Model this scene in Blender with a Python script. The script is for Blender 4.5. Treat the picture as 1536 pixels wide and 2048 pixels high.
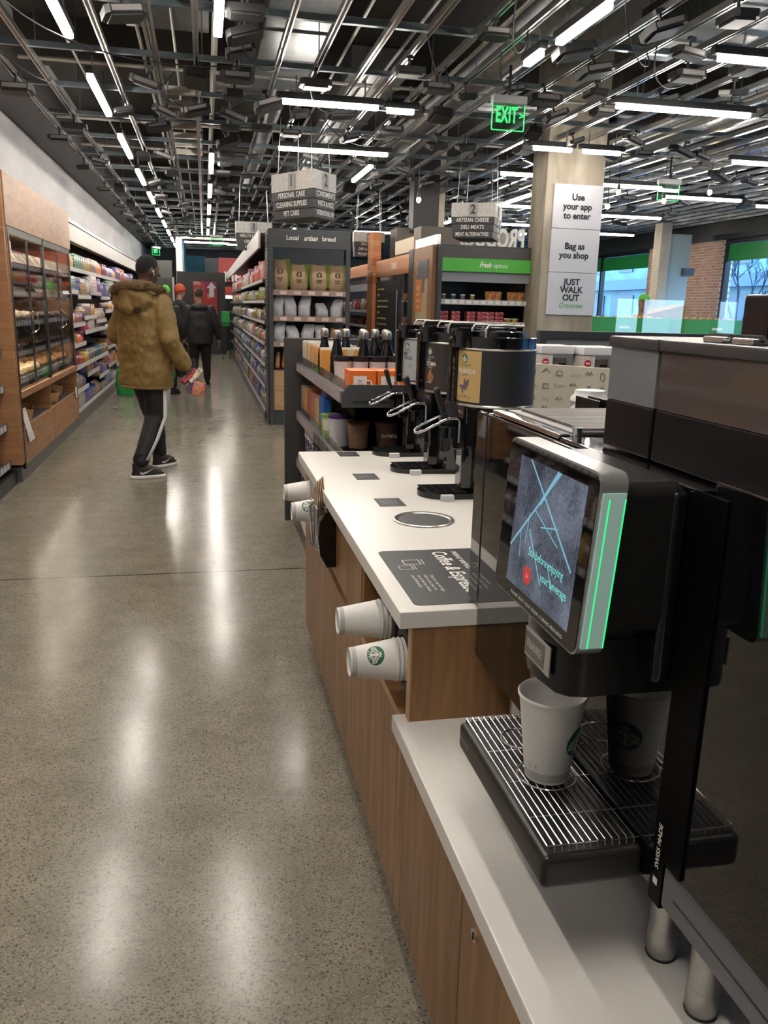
import bpy, bmesh, math, random
from mathutils import Vector, Matrix, Euler

for o in list(bpy.data.objects):
    bpy.data.objects.remove(o, do_unlink=True)
SC = bpy.context.scene
COL = SC.collection
PI = math.pi
R_ = math.radians
rnd = random.Random(11)

# ------------------------------------------------------------------ camera
F_PX, YAW, PITCH, ROLL = 1646.0, .2148, .2432, .0264
CAMZ = 1.45
_f = Vector((math.sin(YAW)*math.cos(PITCH), math.cos(YAW)*math.cos(PITCH), -math.sin(PITCH)))
_r = Vector((math.cos(YAW), -math.sin(YAW), 0))
_u = _r.cross(_f)
_rr = _r*math.cos(ROLL) + _u*math.sin(ROLL)
_uu = -_r*math.sin(ROLL) + _u*math.cos(ROLL)
cam = bpy.data.cameras.new('camera')
cam.sensor_fit = 'VERTICAL'
cam.sensor_height = 24
cam.lens = 24*F_PX/2048
cam.clip_start = .02
cam.clip_end = 200
camo = bpy.data.objects.new('camera', cam)
COL.objects.link(camo)
camo.matrix_world = Matrix(((_rr.x, _uu.x, -_f.x, 0), (_rr.y, _uu.y, -_f.y, 0), (_rr.z, _uu.z, -_f.z, CAMZ), (0, 0, 0, 1)))
SC.camera = camo

# ------------------------------------------------------------------ light levels and exposure
LED_POWER = 58.0
SKY_POWER = 13.0
SC.view_settings.view_transform = 'Standard'
SC.view_settings.look = 'None'
SC.view_settings.gamma = 1
SC.view_settings.use_curve_mapping = False
SC.view_settings.exposure = 0.22
SC.cycles.use_denoising = True
SC.cycles.max_bounces = 7
SC.cycles.diffuse_bounces = 3
SC.cycles.glossy_bounces = 4
SC.cycles.transmission_bounces = 6
SC.cycles.transparent_max_bounces = 8
SC.cycles.sample_clamp_indirect = 6
SC.cycles.caustics_reflective = False
SC.cycles.caustics_refractive = False
w = bpy.data.worlds.new('sky')
SC.world = w
w.use_nodes = True
nt = w.node_tree
bg = nt.nodes['Background']
tc = nt.nodes.new('ShaderNodeTexCoord')
sx = nt.nodes.new('ShaderNodeSeparateXYZ')
rp = nt.nodes.new('ShaderNodeValToRGB')
nt.links.new(tc.outputs['Generated'], sx.inputs[0])
nt.links.new(sx.outputs['Z'], rp.inputs[0])
rp.color_ramp.elements[0].color = (.42, .72, .95, 1)
rp.color_ramp.elements[1].color = (.12, .38, .9, 1)
nt.links.new(rp.outputs[0], bg.inputs[0])
bg.inputs[1].default_value = SKY_POWER

# ------------------------------------------------------------------ materials
MATS = {}
def mat(name, col, rough=.5, metal=0, noise=0, nscale=20, bump=0, bscale=60, emit=None, es=1, trans=0, coat=0,
        stretch=(1, 1, 1), spec=.5, ior=1.5):
    if name in MATS: return MATS[name]
    m = bpy.data.materials.new(name); m.use_nodes = True
    n = m.node_tree; b = n.nodes['Principled BSDF']
    b.inputs['Base Color'].default_value = (*col, 1)
    b.inputs['Roughness'].default_value = rough
    b.inputs['Metallic'].default_value = metal
    b.inputs['Transmission Weight'].default_value = trans
    b.inputs['Coat Weight'].default_value = coat
    b.inputs['Coat Roughness'].default_value = .03
    b.inputs['Specular IOR Level'].default_value = spec
    b.inputs['IOR'].default_value = ior
    if emit:
        b.inputs['Emission Color'].default_value = (*emit, 1)
        b.inputs['Emission Strength'].default_value = es
    if noise or bump:
        t = n.nodes.new('ShaderNodeTexCoord')
        mp = n.nodes.new('ShaderNodeMapping'); mp.inputs['Scale'].default_value = stretch
        n.links.new(t.outputs['Object'], mp.inputs[0])
        if noise:
            no = n.nodes.new('ShaderNodeTexNoise'); no.inputs['Scale'].default_value = nscale; no.inputs['Detail'].default_value = 4
            n.links.new(mp.outputs[0], no.inputs[0])
            cr = n.nodes.new('ShaderNodeValToRGB')
            cr.color_ramp.elements[0].position = .3; cr.color_ramp.elements[1].position = .7
            cr.color_ramp.elements[0].color = (*[max(0, c*(1-noise)) for c in col], 1)
            cr.color_ramp.elements[1].color = (*[min(1, c*(1+noise)) for c in col], 1)
            n.links.new(no.outputs[0], cr.inputs[0]); n.links.new(cr.outputs[0], b.inputs['Base Color'])
        if bump:
            n2 = n.nodes.new('ShaderNodeTexNoise'); n2.inputs['Scale'].default_value = bscale; n2.inputs['Detail'].default_value = 3
            n.links.new(mp.outputs[0], n2.inputs[0])
            bp = n.nodes.new('ShaderNodeBump'); bp.inputs['Strength'].default_value = bump; bp.inputs['Distance'].default_value = .01
            n.links.new(n2.outputs[0], bp.inputs['Height']); n.links.new(bp.outputs[0], b.inputs['Normal'])
    MATS[name] = m
    return m

def wood(name, c1, c2, stretch=(8, 8, .6), scale=4, rough=.42):
    if name in MATS: return MATS[name]
    m = mat(name, c1, rough)
    n = m.node_tree; b = n.nodes['Principled BSDF']
    t = n.nodes.new('ShaderNodeTexCoord'); mp = n.nodes.new('ShaderNodeMapping'); mp.inputs['Scale'].default_value = stretch
    n.links.new(t.outputs['Object'], mp.inputs[0])
    no = n.nodes.new('ShaderNodeTexNoise'); no.inputs['Scale'].default_value = scale; no.inputs['Detail'].default_value = 6; no.inputs['Distortion'].default_value = .6
    n.links.new(mp.outputs[0], no.inputs[0])
    cr = n.nodes.new('ShaderNodeValToRGB')
    cr.color_ramp.elements[0].position = .32; cr.color_ramp.elements[1].position = .68
    cr.color_ramp.elements[0].color = (*c1, 1); cr.color_ramp.elements[1].color = (*c2, 1)
    n.links.new(no.outputs[0], cr.inputs[0]); n.links.new(cr.outputs[0], b.inputs['Base Color'])
    return m

def printed(name, c1, c2, c3, scale=9, rough=.35, stretch=(1, 1, 1)):
    """printed packaging: patches of a second and third ink on the ground colour"""
    m = mat(name, c1, rough)
    n = m.node_tree; b = n.nodes['Principled BSDF']
    t = n.nodes.new('ShaderNodeTexCoord'); mp = n.nodes.new('ShaderNodeMapping'); mp.inputs['Scale'].default_value = stretch
    n.links.new(t.outputs['Object'], mp.inputs[0])
    v = n.nodes.new('ShaderNodeTexVoronoi'); v.inputs['Scale'].default_value = scale; v.distance = 'CHEBYCHEV'
    n.links.new(mp.outputs[0], v.inputs[0])
    s = n.nodes.new('ShaderNodeSeparateColor'); n.links.new(v.outputs['Color'], s.inputs[0])
    cr = n.nodes.new('ShaderNodeValToRGB'); cr.color_ramp.interpolation = 'CONSTANT'
    e = cr.color_ramp.elements
    e[0].position = 0; e[0].color = (*c1, 1); e[1].position = .55; e[1].color = (*c2, 1)
    k = e.new(.8); k.color = (*c3, 1)
    n.links.new(s.outputs[0], cr.inputs[0]); n.links.new(cr.outputs[0], b.inputs['Base Color'])
    return m

# ------------------------------------------------------------------ mesh building
class B:
    def __init__(s): s.bm = bmesh.new(); s.mi = 0; s.wn = False
    def _tag(s, faces):
        for f in faces: f.material_index = s.mi
    def m(s, i): s.mi = i; return s
    def box(s, x0, x1, y0, y1, z0, z1, bev=0, seg=2, M=None):
        v = [s.bm.verts.new((x, y, z)) for x in (x0, x1) for y in (y0, y1) for z in (z0, z1)]
        idx = [(0, 1, 3, 2), (4, 6, 7, 5), (0, 4, 5, 1), (2, 3, 7, 6), (0, 2, 6, 4), (1, 5, 7, 3)]
        fs = [s.bm.faces.new([v[i] for i in q]) for q in idx]
        s._tag(fs)
        if bev:
            s.wn = True
            es = list({e for f in fs for e in f.edges})
            r = bmesh.ops.bevel(s.bm, geom=es, offset=bev, segments=seg, affect='EDGES', profile=.5)
            fs = r['faces']; s._tag(fs)
            v = list({q for f in fs for q in f.verts} | {q for q in v if q.is_valid})
        if M: bmesh.ops.transform(s.bm, matrix=M, verts=[q for q in v if q.is_valid])
        return s
    def lathe(s, prof, c=(0, 0, 0), n=24, M=None, a0=0, a1=2*PI):
        """prof: list of (radius, height)"""
        full = abs(a1-a0-2*PI) < 1e-6
        k = n if full else n+1
        rings = []
        for r, z in prof:
            if r < 1e-6: rings.append([s.bm.verts.new((c[0], c[1], c[2]+z))])
            else: rings.append([s.bm.verts.new((c[0]+r*math.cos(a0+(a1-a0)*i/n), c[1]+r*math.sin(a0+(a1-a0)*i/n), c[2]+z)) for i in range(k)])
        fs = []
        for a, b in zip(rings, rings[1:]):
            for i in range(n):
                j = (i+1) % k
                if len(a) == 1 and len(b) == 1: continue
                if len(a) == 1: fs.append(s.bm.faces.new((a[0], b[j], b[i])))
                elif len(b) == 1: fs.append(s.bm.faces.new((a[i], a[j], b[0])))
                else: fs.append(s.bm.faces.new((a[i], a[j], b[j], b[i])))
        s._tag(fs)
        if M: bmesh.ops.transform(s.bm, matrix=M, verts=[v for r in rings for v in r])
        return s
    def cyl(s, p0, p1, r0, r1=None, n=16, cap=True):
        p0, p1 = Vector(p0), Vector(p1)
        r1 = r0 if r1 is None else r1
        d = p1-p0; L = d.length
        q = d.to_track_quat('Z', 'Y').to_matrix().to_4x4()
        pr = [(r0, 0), (r1, L)]
        if cap: pr = [(0, 0)]+pr+[(0, L)]
        return s.lathe(pr, n=n, M=Matrix.Translation(p0) @ q)
    def capsule(s, p0, p1, r0, r1, n=16, k=5):
        p0, p1 = Vector(p0), Vector(p1)
        d = p1-p0; L = max(d.length, 1e-5)
        q = d.to_track_quat('Z', 'Y').to_matrix().to_4x4()
        pr = [(r0*math.sin(PI/2*i/k), -r0*math.cos(PI/2*i/k)) for i in range(k+1)]
        pr += [(r1*math.cos(PI/2*i/k), L+r1*math.sin(PI/2*i/k)) for i in range(k+1)]
        return s.lathe(pr, n=n, M=Matrix.Translation(p0) @ q)
    def ell(s, c, r, n=20, k=12, M=None):
        pr = [(math.sin(PI*i/k), -math.cos(PI*i/k)) for i in range(k+1)]
        A = Matrix.Translation(c) @ (M or Matrix.Identity(4)) @ Matrix.Diagonal((*r, 1))
        return s.lathe(pr, n=n, M=A)
    def loft(s, rings, n=24, M=None, cap=True, sq=2.0):
        """rings: (cx, cy, z, rx, ry); superellipse cross sections"""
        R = []
        for cx, cy, z, rx, ry in rings:
            ring = []
            for i in range(n):
                a = 2*PI*i/n; c, d = math.cos(a), math.sin(a)
                ring.append(s.bm.verts.new((cx+rx*math.copysign(abs(c)**(2/sq), c), cy+ry*math.copysign(abs(d)**(2/sq), d), z)))
            R.append(ring)
        fs = []
        for a, b in zip(R, R[1:]):
            for i in range(n):
                j = (i+1) % n; fs.append(s.bm.faces.new((a[i], a[j], b[j], b[i])))
        if cap: fs.append(s.bm.faces.new(R[0][::-1])); fs.append(s.bm.faces.new(R[-1]))
        s._tag(fs)
        if M: bmesh.ops.transform(s.bm, matrix=M, verts=[v for r in R for v in r])
        return s
    def tube(s, pts, r, n=8, closed=False, cap=True):
        P = [Vector(p) for p in pts]; k = len(P); rings = []
        up = None
        for i in range(k):
            if closed: t = P[(i+1) % k]-P[(i-1) % k]
            else: t = P[min(i+1, k-1)]-P[max(i-1, 0)]
            t.normalize()
            if up is None: up = Vector((0, 0, 1)) if abs(t.z) < .9 else Vector((1, 0, 0))
            a = t.cross(up).normalized(); b_ = a.cross(t).normalized(); up = b_
            rr = r[i] if isinstance(r, (list, tuple)) else r
            rings.append([s.bm.verts.new(P[i]+a*rr*math.cos(2*PI*j/n)+b_*rr*math.sin(2*PI*j/n)) for j in range(n)])
        fs = []
        for i in range(k if closed else k-1):
            A, C = rings[i], rings[(i+1) % k]
            for j in range(n):
                l = (j+1) % n; fs.append(s.bm.faces.new((A[j], A[l], C[l], C[j])))
        if not closed and cap: fs.append(s.bm.faces.new(rings[0][::-1])); fs.append(s.bm.faces.new(rings[-1]))
        s._tag(fs); return s
    def prism(s, poly, h, M=None):
        """2D polygon in XY extruded 0..h in Z, then M"""
        a = [s.bm.verts.new((x, y, 0)) for x, y in poly]; b_ = [s.bm.verts.new((x, y, h)) for x, y in poly]
        n = len(poly); fs = [s.bm.faces.new(a[::-1]), s.bm.faces.new(b_)]
        for i in range(n):
            j = (i+1) % n; fs.append(s.bm.faces.new((a[i], a[j], b_[j], b_[i])))
        s._tag(fs)
        if M: bmesh.ops.transform(s.bm, matrix=M, verts=a+b_)
        return s
    def quad(s, *p):
        f = s.bm.faces.new([s.bm.verts.new(q) for q in p]); f.material_index = s.mi; return s
    def done(s, name, mats, parent=None, ang=38, origin=None, recalc=True):
        if recalc: bmesh.ops.recalc_face_normals(s.bm, faces=s.bm.faces)
        off = Vector((0, 0, 0)); p = parent
        while p is not None: off += p.location; p = p.parent
        if parent is None and origin is None:
            vs = [v.co for v in s.bm.verts]
            xs = [v.x for v in vs]; ys = [v.y for v in vs]
            origin = ((min(xs)+max(xs))/2, (min(ys)+max(ys))/2, min(v.z for v in vs))
        o0 = Vector(origin) if origin is not None else off
        bmesh.ops.translate(s.bm, verts=s.bm.verts, vec=-o0)
        me = bpy.data.meshes.new(name); s.bm.to_mesh(me); s.bm.free()
        for x in (mats if isinstance(mats, (list, tuple)) else [mats]): me.materials.append(x)
        if len(me.polygons):
            me.polygons.foreach_set('use_smooth', [True]*len(me.polygons))
            me.set_sharp_from_angle(angle=R_(ang))
        o = bpy.data.objects.new(name, me); COL.objects.link(o)
        o.parent = parent; o.location = o0-off
        if s.wn:
            wm = o.modifiers.new('weighted_normals', 'WEIGHTED_NORMAL'); wm.keep_sharp = True; wm.weight = 100
        return o

def tag(o, label=None, cat=None, group=None, kind=None):
    if label: o['label'] = label
    if cat: o['category'] = cat
    if group: o['group'] = group
    if kind: o['kind'] = kind
    return o
def thing(name, loc, label, cat, group=None):
    o = bpy.data.objects.new(name, None); COL.objects.link(o); o.location = loc
    o.empty_display_size = .05
    return tag(o, label, cat, group)
def struct(o, label=None): return tag(o, label, kind='structure')
KIDS = {}
def copy_tree(o, loc=None, rot=None, label=None, scale=None, parent=None):
    c = o.copy(); COL.objects.link(c)
    if parent is not None: c.parent = parent
    if loc is not None: c.location = loc
    if rot is not None: c.rotation_euler = rot
    if scale is not None: c.scale = scale
    if label: c['label'] = label
    if o.name not in KIDS: KIDS[o.name] = [k for k in bpy.data.objects if k.parent == o]
    for k in KIDS[o.name]: copy_tree(k, parent=c)
    return c
ORD = ['first', 'second', 'third', 'fourth', 'fifth', 'sixth', 'seventh', 'eighth', 'ninth', 'tenth', 'eleventh', 'twelfth',
       'thirteenth', 'fourteenth', 'fifteenth', 'sixteenth', 'seventeenth', 'eighteenth', 'nineteenth']
TENS = ['', '', 'twent', 'thirt', 'fort', 'fift', 'sixt', 'sevent', 'eight', 'ninet']
def nth(i):
    n = i+1
    if n < 20: return ORD[i]
    t, u = divmod(n, 10)
    if u == 0: return TENS[t]+'ieth'
    return TENS[t]+'y-'+ORD[u-1]

def text_bm(s, size, bold=0, xs=1, shear=0, extrude=0, align='CENTER', spacing=1, line=1):
    cu = bpy.data.curves.new('lettering', 'FONT'); cu.body = s; cu.size = size; cu.offset = bold*size; cu.shear = shear
    cu.extrude = extrude; cu.align_x = align; cu.align_y = 'CENTER'; cu.space_character = spacing; cu.space_line = line
    cu.resolution_u = 3
    o = bpy.data.objects.new('lettering', cu); COL.objects.link(o)
    me = bpy.data.meshes.new_from_object(o)
    bm = bmesh.new(); bm.from_mesh(me)
    bpy.data.objects.remove(o, do_unlink=True); bpy.data.curves.remove(cu); bpy.data.meshes.remove(me)
    if xs != 1: bmesh.ops.scale(bm, vec=(xs, 1, 1), verts=bm.verts)
    return bm
RF = {'-Y': Euler((PI/2, 0, 0)), '-X': Euler((PI/2, 0, -PI/2)), '+Y': Euler((PI/2, 0, PI)), '+X': Euler((PI/2, 0, PI/2)), 'UP': Euler((0, 0, -PI/2))}
def text(s, size, loc, face, m, parent=None, name='lettering', mapf=None, **k):
    b = B(); b.bm.free(); b.bm = text_bm(s, size, **k)
    if mapf:
        for v in b.bm.verts: v.co = mapf(v.co.x, v.co.y)
    else:
        e = RF[face] if isinstance(face, str) else face
        M = Matrix.Translation(loc) @ (e if isinstance(e, Matrix) else e.to_matrix().to_4x4())
        bmesh.ops.transform(b.bm, matrix=M, verts=b.bm.verts)
    return b.done(name, m, parent, recalc=False)

def blob(parts, voxel, smooth=6, disp=None):
    """merge overlapping solids to one continuous skin; returns a bmesh"""
    me = bpy.data.meshes.new('t'); parts.bm.to_mesh(me); parts.bm.free()
    o = bpy.data.objects.new('t', me); COL.objects.link(o)
    r = o.modifiers.new('r', 'REMESH'); r.mode = 'VOXEL'; r.voxel_size = voxel
    if smooth:
        q = o.modifiers.new('s', 'SMOOTH'); q.iterations = smooth; q.factor = .5
    if disp:
        for st, sz in disp:
            tx = bpy.data.textures.new('folds', 'CLOUDS'); tx.noise_scale = sz; tx.noise_depth = 1
            d = o.modifiers.new('d', 'DISPLACE'); d.texture = tx; d.strength = st; d.mid_level = .5; d.texture_coords = 'LOCAL'
    dg = bpy.context.evaluated_depsgraph_get()
    m2 = bpy.data.meshes.new_from_object(o.evaluated_get(dg))
    b = B(); b.bm.from_mesh(m2)
    for f in b.bm.faces: f.material_index = 0
    bpy.data.objects.remove(o, do_unlink=True)
    return b
def bez(p0, p1, p2, p3, n=14):
    P = [Vector(p) for p in (p0, p1, p2, p3)]
    return [((1-t)**3)*P[0]+3*t*(1-t)**2*P[1]+3*t*t*(1-t)*P[2]+t**3*P[3] for t in [i/n for i in range(n+1)]]

# common materials
GREY = mat('charcoal_paint', (.055, .057, .062), .45)
DGREY = mat('dark_grey_steel', (.03, .031, .034), .4)
BLACK = mat('black_plastic', (.012, .012, .013), .38)
GLOSS = mat('gloss_black', (.004, .004, .005), .035, coat=.6)
GLOSS2 = mat('gloss_black_plastic', (.006, .006, .007), .12)
MATTEB = mat('satin_black_shell', (.02, .021, .024), .45)
WHITE = mat('white_paint', (.75, .75, .74), .5)
WTOP = mat('white_worktop', (.78, .75, .71), .32, noise=.015, nscale=200)
STEEL = mat('brushed_steel', (.62, .6, .57), .28, 1, noise=.1, nscale=60, stretch=(1, 1, 20))
CHROME = mat('chrome', (.8, .8, .8), .08, 1)
GALV = mat('galvanised_steel', (.34, .35, .35), .3, 1, noise=.15, nscale=12)
BLUEG = mat('blue_grey_steel', (.2, .25, .28), .35, .9, noise=.15, nscale=8)
CREAMTXT = mat('pale_print', (.8, .78, .74), .5)
DARKTXT = mat('dark_print', (.02, .022, .025), .5)
PAPER = mat('white_card', (.78, .76, .73), .55, bump=.03, bscale=200)
LABELW = mat('price_label_white', (.7, .68, .68), .4)
GRN = mat('signal_green', (.03, .32, .08), .4)
GLASS = mat('clear_glass', (1, 1, 1), 0, trans=1, ior=1.03)
WALNUT = wood('walnut_laminate', (.175, .083, .030), (.33, .172, .07), (6, 6, .5), 5)
OAK = wood('oak_laminate', (.32, .15, .065), (.45, .235, .115), (.6, 1.2, 7), 4)
CARD = mat('brown_cardboard', (.42, .24, .11), .7, noise=.1)
def pane_mat(name, tint=(1, 1, 1), refl=1.45, rough=.0, milk=0, milkcol=(.3, .3, .3)):
    m = bpy.data.materials.new(name); m.use_nodes = True; n = m.node_tree
    for x in list(n.nodes): n.nodes.remove(x)
    o = n.nodes.new('ShaderNodeOutputMaterial'); t = n.nodes.new('ShaderNodeBsdfTransparent'); t.inputs[0].default_value = (*tint, 1)
    g = n.nodes.new('ShaderNodeBsdfGlossy'); g.inputs['Roughness'].default_value = rough
    f = n.nodes.new('ShaderNodeLayerWeight'); pw = n.nodes.new('ShaderNodeMath'); pw.operation = 'POWER'; pw.inputs[1].default_value = 5; n.links.new(f.outputs['Facing'], pw.inputs[0])
    sc = n.nodes.new('ShaderNodeMath'); sc.operation = 'MULTIPLY_ADD'; sc.inputs[1].default_value = .93; sc.inputs[2].default_value = .035; n.links.new(pw.outputs[0], sc.inputs[0])
    mx = n.nodes.new('ShaderNodeMixShader'); n.links.new(sc.outputs[0], mx.inputs[0])
    src = t.outputs[0]
    if milk:
        d = n.nodes.new('ShaderNodeBsdfDiffuse'); d.inputs[0].default_value = (*milkcol, 1)
        m2 = n.nodes.new('ShaderNodeMixShader'); m2.inputs[0].default_value = milk
        n.links.new(t.outputs[0], m2.inputs[1]); n.links.new(d.outputs[0], m2.inputs[2]); src = m2.outputs[0]
    n.links.new(src, mx.inputs[1]); n.links.new(g.outputs[0], mx.inputs[2]); n.links.new(mx.outputs[0], o.inputs[0])
    MATS[name] = m; return m
PANE = pane_mat('clear_pane')
SMOKE = pane_mat('smoked_acrylic', (.35, .34, .36), milk=.45, milkcol=(.09, .085, .085))
CLEARP = pane_mat('clear_acrylic', (.86, .86, .88), milk=.08, milkcol=(.5, .5, .5))

# ================================================================== THE SETTING
XL, XR, YB, YF, ZC = -2.1, 10.5, -4.0, 34.0, 4.7
# polished concrete floor
fm = mat('polished_concrete', (.36, .33, .28), .16)
n = fm.node_tree; b_ = n.nodes['Principled BSDF']
g = n.nodes.new('ShaderNodeNewGeometry')
def nz(sc, det=4):
    x = n.nodes.new('ShaderNodeTexNoise'); x.inputs['Scale'].default_value = sc; x.inputs['Detail'].default_value = det
    n.links.new(g.outputs['Position'], x.inputs[0]); return x.outputs[0]
def ramp(src, p0, c0, p1, c1):
    r = n.nodes.new('ShaderNodeValToRGB'); r.color_ramp.elements[0].position = p0; r.color_ramp.elements[1].position = p1
    r.color_ramp.elements[0].color = (*c0, 1); r.color_ramp.elements[1].color = (*c1, 1); n.links.new(src, r.inputs[0]); return r.outputs[0]
def mixc(fac, a, c, kind='MIX'):
    x = n.nodes.new('ShaderNodeMix'); x.data_type = 'RGBA'; x.blend_type = kind
    if isinstance(fac, float): x.inputs[0].default_value = fac
    else: n.links.new(fac, x.inputs[0])
    for i, v in ((6, a), (7, c)):
        if isinstance(v, tuple): x.inputs[i].default_value = (*v, 1)
        else: n.links.new(v, x.inputs[i])
    return x.outputs[2]
base = ramp(nz(1.3), .3, (.222, .198, .148), .7, (.295, .264, .20))
base = mixc(.35, base, ramp(nz(9, 6), .35, (.20, .18, .15), .65, (.36, .33, .28)))
def specks(sc, thr, colr, basec, dens):
    v = n.nodes.new('ShaderNodeTexVoronoi'); v.voronoi_dimensions = '2D'; v.inputs['Scale'].default_value = sc; n.links.new(g.outputs['Position'], v.inputs[0])
    s = n.nodes.new('ShaderNodeSeparateColor'); n.links.new(v.outputs['Color'], s.inputs[0])
    a = n.nodes.new('ShaderNodeMath'); a.operation = 'LESS_THAN'; n.links.new(v.outputs['Distance'], a.inputs[0]); a.inputs[1].default_value = thr
    d = n.nodes.new('ShaderNodeMath'); d.operation = 'LESS_THAN'; n.links.new(s.outputs[0], d.inputs[0]); d.inputs[1].default_value = dens
    mm = n.nodes.new('ShaderNodeMath'); mm.operation = 'MULTIPLY'; n.links.new(a.outputs[0], mm.inputs[0]); n.links.new(d.outputs[0], mm.inputs[1])
    return mixc(mm.outputs[0], basec, colr)
base = specks(190, .45, (.155, .14, .112), base, .34)
base = specks(150, .38, (.34, .31, .245), base, .12)
base = specks(95, .32, (.12, .108, .088), base, .12)
# saw-cut joints across the aisle
sy = n.nodes.new('ShaderNodeSeparateXYZ'); n.links.new(g.outputs['Position'], sy.inputs[0])
for jy in (4.46,):
    a = n.nodes.new('ShaderNodeMath'); a.operation = 'SUBTRACT'; n.links.new(sy.outputs[1], a.inputs[0]); a.inputs[1].default_value = jy
    c = n.nodes.new('ShaderNodeMath'); c.operation = 'ABSOLUTE'; n.links.new(a.outputs[0], c.inputs[0])
    d = n.nodes.new('ShaderNodeMath'); d.operation = 'LESS_THAN'; n.links.new(c.outputs[0], d.inputs[0]); d.inputs[1].default_value = .007
    base = mixc(d.outputs[0], base, (.045, .04, .034))
n.links.new(base, b_.inputs['Base Color'])
rr = n.nodes.new('ShaderNodeMapRange'); n.links.new(nz(2.0, 1), rr.inputs[0]); rr.inputs[3].default_value = .15; rr.inputs[4].default_value = .23
n.links.new(rr.outputs[0], b_.inputs['Roughness'])
struct(B().box(XL-.3, XR+.4, YB-.3, YF+.3, -.2, 0).done('floor', fm))

plaster = mat('pale_board_concrete', (.52, .51, .52), .7, noise=.12, nscale=2.2, stretch=(1, .4, 1.5), bump=.05, bscale=12)
struct(B().box(XL-.2, XL, YB, YF, 0, ZC).done('wall_left', plaster))
greywall = mat('grey_wall', (.16, .155, .15), .7, noise=.1, nscale=2)
struct(B().box(XL-.2, XR+.2, YF, YF+.2, 0, ZC).done('wall_back', greywall))
struct(B().box(XL-.2, XR+.2, YB-.2, YB, 0, ZC).done('wall_front', greywall))
deck = mat('dark_ceiling_deck', (.05, .044, .038), .8, noise=.35, nscale=1.2, stretch=(1, .5, 1))
struct(B().box(XL-.2, XR+.2, YB-.2, YF+.2, ZC, ZC+.2).done('ceiling', deck))
# deep beams under the deck
for i, y in enumerate((1.0, 6.2, 11.4, 16.6, 21.8, 27)):
    struct(B().box(XL, XR, y, y+.45, 4.25, ZC).done('trim_%d' % (i+1), deck))
# dark bulkhead over the left wall
struct(B().box(XL, -1.67, YB, YF, 3.42, 3.9, .01).done('trim_7', mat('dark_bulkhead', (.028, .024, .022), .5)))
# right wall with brick, windows
brick = mat('brick', (.4, .2, .14), .85)
n = brick.node_tree; b_ = n.nodes['Principled BSDF']
tcx = n.nodes.new('ShaderNodeNewGeometry'); sp = n.nodes.new('ShaderNodeSeparateXYZ'); cb = n.nodes.new('ShaderNodeCombineXYZ')
n.links.new(tcx.outputs['Position'], sp.inputs[0]); n.links.new(sp.outputs[1], cb.inputs[0]); n.links.new(sp.outputs[2], cb.inputs[1])
br = n.nodes.new('ShaderNodeTexBrick'); br.inputs['Scale'].default_value = 4.2; br.inputs['Color1'].default_value = (.42, .2, .13, 1); br.inputs['Color2'].default_value = (.55, .33, .24, 1)
br.inputs['Mortar'].default_value = (.6, .55, .5, 1); br.inputs['Mortar Size'].default_value = .03
n.links.new(cb.outputs[0], br.inputs[0]); n.links.new(br.outputs[0], b_.inputs['Base Color'])
WINS = [(18.95, 24.5), (9.3, 15.95), (1.6, 8.2), (-3.6, .6), (26, 32)]  # openings beside and behind the camera are unseen, added for blue daylight
ZS, ZT = .55, 2.98
cuts = sorted(WINS)
wb = B(); prev = YB
for a, c in cuts:
    wb.box(XR, XR+.25, prev, a, 0, ZT); prev = c
wb.box(XR, XR+.25, prev, YF, 0, ZT)
for a, c in cuts: wb.box(XR, XR+.25, a, c, 0, ZS)
struct(wb.done('wall_right', brick))
struct(B().box(XR-.1, XR+.25, YB, YF, ZT, ZC).done('trim_8', mat('dark_lintel', (.02, .023, .026), .5)))
frm = mat('black_window_frame', (.012, .012, .014), .4)
for i, (a, c) in enumerate(WINS):
    wv = bpy.data.objects.new('window_%d' % (i+1), None); COL.objects.link(wv); wv.location = (XR+.1, (a+c)/2, ZS); struct(wv)
    f = B()
    for y in [a, c-.07] + ([21.5] if i == 0 else [(a+c)/2]): f.box(XR+.04, XR+.16, y, y+.07, ZS, ZT)
    f.box(XR+.04, XR+.16, a+.07, c-.07, ZS, ZS+.07); f.box(XR+.04, XR+.16, a+.07, c-.07, ZT-.08, ZT)
    f.done('window_frame', frm, wv)
    B().box(XR+.095, XR+.105, a+.07, c-.07, ZS+.07, ZT-.08).done('pane', PANE, wv)
    B().box(XR+.085, XR+.092, a+.08, c-.08, ZT-.42, ZT-.09).done('window_film', mat('green_film', (.02, .26, .06), .4), wv)
# pillar next to brick with translucent roller blind panel
struct(B().box(9.27, 9.5, 16.3, 16.6, 0, 3.3, .01).done('trim_9', wood('raw_concrete_post', (.5, .43, .33), (.62, .56, .45), (1, 1, 1), 3, .8)))

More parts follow.
